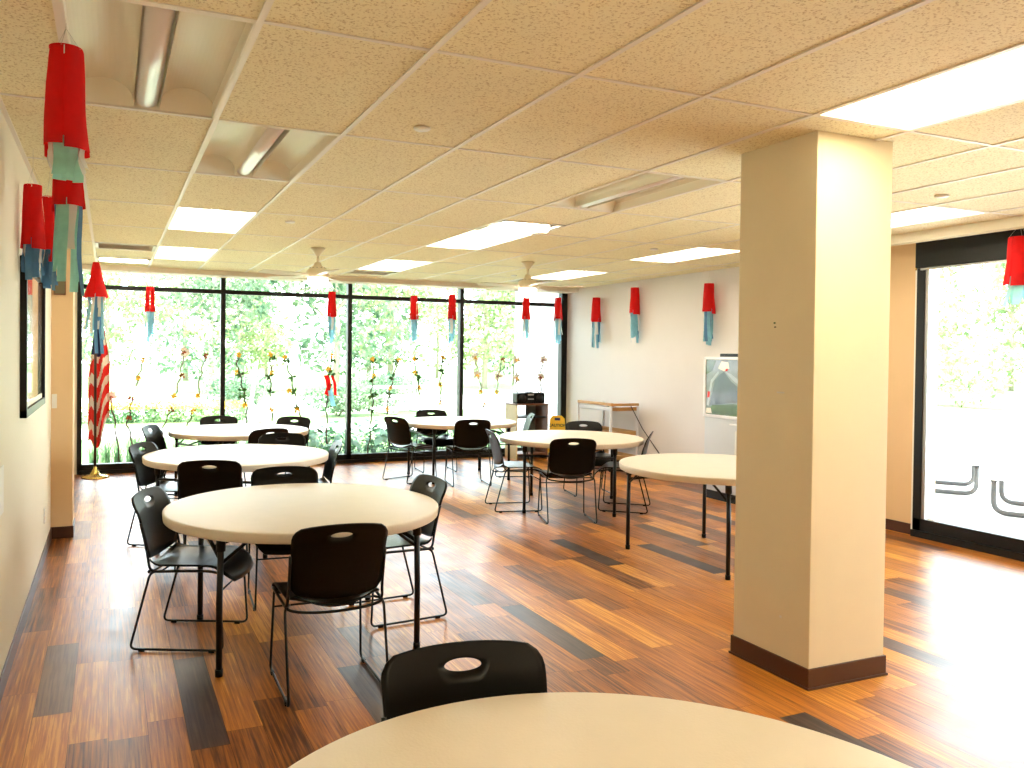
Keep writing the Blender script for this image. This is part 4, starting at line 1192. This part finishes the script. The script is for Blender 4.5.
# broad leaved plants just outside the glass
def hosta(label, x, y, s, seed, grp='broad leaved plants outside the window'):
    rg = random.Random(seed)
    t = empty('hosta_plant', label, 'plant', (x, y, GZ), rg.uniform(0, 6), grp)
    b = MB()
    for k in range(26):
        a = rg.uniform(0, 2*PI); h = rg.uniform(0.12, 0.50)*s; q = rg.uniform(0.1, 0.32)*s
        base = Vector((0.04*math.cos(a), 0.04*math.sin(a), 0)); c = Vector((q*math.cos(a), q*math.sin(a), h))
        d = Vector((math.cos(a), math.sin(a), rg.uniform(-0.5, 0.3))).normalized(); sd = d.cross(Vector((0, 0, 1))).normalized()
        L = rg.uniform(0.13, 0.20)*s; w = L*0.30
        p0 = c; p1 = c+d*L*0.35; p2 = c+d*L*0.7-Vector((0, 0, 0.01)); p3 = c+d*L-Vector((0, 0, 0.03))
        v = [b.bm.verts.new(p) for p in (p0, p1+sd*w+Vector((0, 0, .01)), p1, p1-sd*w+Vector((0, 0, .01)), p2+sd*w*0.8, p2, p2-sd*w*0.8, p3)]
        for f in ((0, 1, 2), (0, 2, 3), (1, 4, 5, 2), (2, 5, 6, 3), (4, 7, 5), (5, 7, 6)):
            ff = b.bm.faces.new([v[i] for i in f]); ff.smooth = True
    b.build('leaves', 'leaf_c', t)
    w = MB()
    for k in range(8):
        a = 2*PI*k/8; w.tube([(0.02*math.cos(a), 0.02*math.sin(a), 0), (0.16*s*math.cos(a), 0.16*s*math.sin(a), 0.3*s)], 0.005, 5)
    w.build('stalks', 'leaf_c', t)
    return t
hp = [hosta('broad leaved green plant just outside the glass', 2.4, 12.2, 1.1, 1), hosta('broad leaved green plant just outside the glass', 2.8, 12.25, 1.0, 2), hosta('broad leaved green plant just outside the glass', 3.2, 12.1, 1.15, 3)]
rgh = random.Random(5); k = 0
x = 2.15
while x < 5.9:
    for y in (12.0, 12.45, 12.9):
        if k < 3: o = hp[k]
        else: o = copy_tree(hp[k % 3])
        s = rgh.uniform(0.85, 1.15)*(1 if x > 2.4 else 0.8)
        o.location = (x+rgh.uniform(-0.1, 0.1), y+rgh.uniform(-0.1, 0.1), GZ); o.scale = (s, s, s); o.rotation_euler = (0, 0, rgh.uniform(0, 6.28)); k += 1
    x += 0.36
def grass(label, x, y, s, seed):
    rg = random.Random(seed); t = empty('grass_clump', label, 'plant', (x, y, GZ), 0, 'grassy clumps outside the left bay')
    b = MB()
    for k in range(60):
        a = rg.uniform(0, 2*PI); L = rg.uniform(0.3, 0.62)*s; lean = rg.uniform(0.1, 0.6)
        base = Vector((rg.gauss(0, 0.03), rg.gauss(0, 0.03), 0)); dr = Vector((math.cos(a), math.sin(a), 0)); sd = Vector((-dr.y, dr.x, 0))*0.009
        prev = None
        for j in range(5):
            q = j/4; p = base+dr*lean*L*q*q+Vector((0, 0, L*(q-0.28*lean*q*q)))
            cur = [b.bm.verts.new(p-sd*(1-q*0.9)), b.bm.verts.new(p+sd*(1-q*0.9))]
            if prev: b.bm.faces.new((prev[0], prev[1], cur[1], cur[0]))
            prev = cur
    b.build('blades', 'leaf_g', t)
    return t
gp = grass('clump of long grassy leaves outside the leftmost bay', -0.2, 12.2, 1.0, 1)
for i, (x, y) in enumerate(((-0.2, 12.2), (0.1, 12.35), (0.4, 12.15), (0.7, 12.4), (1.0, 12.2), (1.3, 12.35), (-0.05, 12.7), (0.3, 12.75), (0.62, 12.8), (0.95, 12.7), (1.25, 12.8), (1.6, 12.3), (1.9, 12.2), (1.75, 12.7))):
    o = gp if i == 0 else copy_tree(gp)
    s = rgh.uniform(0.75, 1.1); o.location = (x, y, GZ); o.scale = (s, s, s); o.rotation_euler = (0, 0, rgh.uniform(0, 6.28))

# picnic table outside the right window (white tops on bent steel tubes)
def picnic(label, loc, rz, top, frame, grp=None):
    t = empty('picnic_table', label, 'picnic table', loc, rz, grp)
    MB().box((-0.95, -0.38, 0.71), (0.95, 0.38, 0.76), 0.01).build('table_top', top, t)
    for sy in (-1, 1): MB().box((-0.95, sy*0.70-0.14, 0.42), (0.95, sy*0.70+0.14, 0.46), 0.01).build('bench', top, t)
    for sx in (-1, 1):
        x = sx*0.65
        b = MB()
        b.tube(smooth_path([(x, -0.70, 0.43), (x, -0.70, 0.025), (x, 0.70, 0.025), (x, 0.70, 0.43)], 0.16, 8), 0.026, 12)
        b.tube(smooth_path([(x+sx*0.06, -0.30, 0.71), (x+sx*0.06, -0.30, 0.035), (x+sx*0.06, 0.30, 0.035), (x+sx*0.06, 0.30, 0.71)], 0.16, 8), 0.024, 12)
        fo = b.build('frame', frame, t)
        for sy in (-1, 1):
            MB().tube([(x, sy*0.70, 0.36), (x, sy*0.70, 0.43)], 0.034, 12).build('collar', frame, fo)
    return t
def bench(label, loc, rz):
    t = empty('bench', label, 'bench', loc, rz, 'white benches on the patio')
    MB().box((-0.80, -0.30, 0.42), (0.80, 0.30, 0.47), 0.01).build('seat', 'white_bench', t)
    for sx in (-1, 1):
        b = MB().tube(smooth_path([(sx*0.42, -0.26, 0.42), (sx*0.42, -0.26, 0.03), (sx*0.42, 0.26, 0.03), (sx*0.42, 0.26, 0.42)], 0.13, 8), 0.027, 12)
        fo = b.build('leg_frame', 'galv', t)
        for sy in (-1, 1): MB().tube([(sx*0.42, sy*0.26, 0.36), (sx*0.42, sy*0.26, 0.42)], 0.036, 12).build('collar', 'galv', fo)
bench('white bench on bent steel tube legs outside the right window, farther one', (9.84, 6.93, GZ+0.014), R(36))
bench('white bench on bent steel tube legs outside the right window, at the photo edge', (9.17, 5.60, GZ+0.014), R(28))
picnic('distant picnic bench beyond the third window bay', (7.7, 21.8, GZ), R(15), 'bench_out', 'bench_out')
t = empty('lamp_post', 'thin leaning grey post outside the second bay', 'post', (2.25, 15.0, GZ), 0)
MB().tube([(0, 0, 0), (0.12, 0, 0.7), (0.22, 0, 1.5)], 0.03, 10, radii=[0.04, 0.035, 0.03]).build('post', 'stem_pale', t)
MB().lathe([(0, 0), (0.06, 0), (0.06, 0.04), (0, 0.05)], 14, (0, 0, 0)).build('foot', 'stem_pale', t)
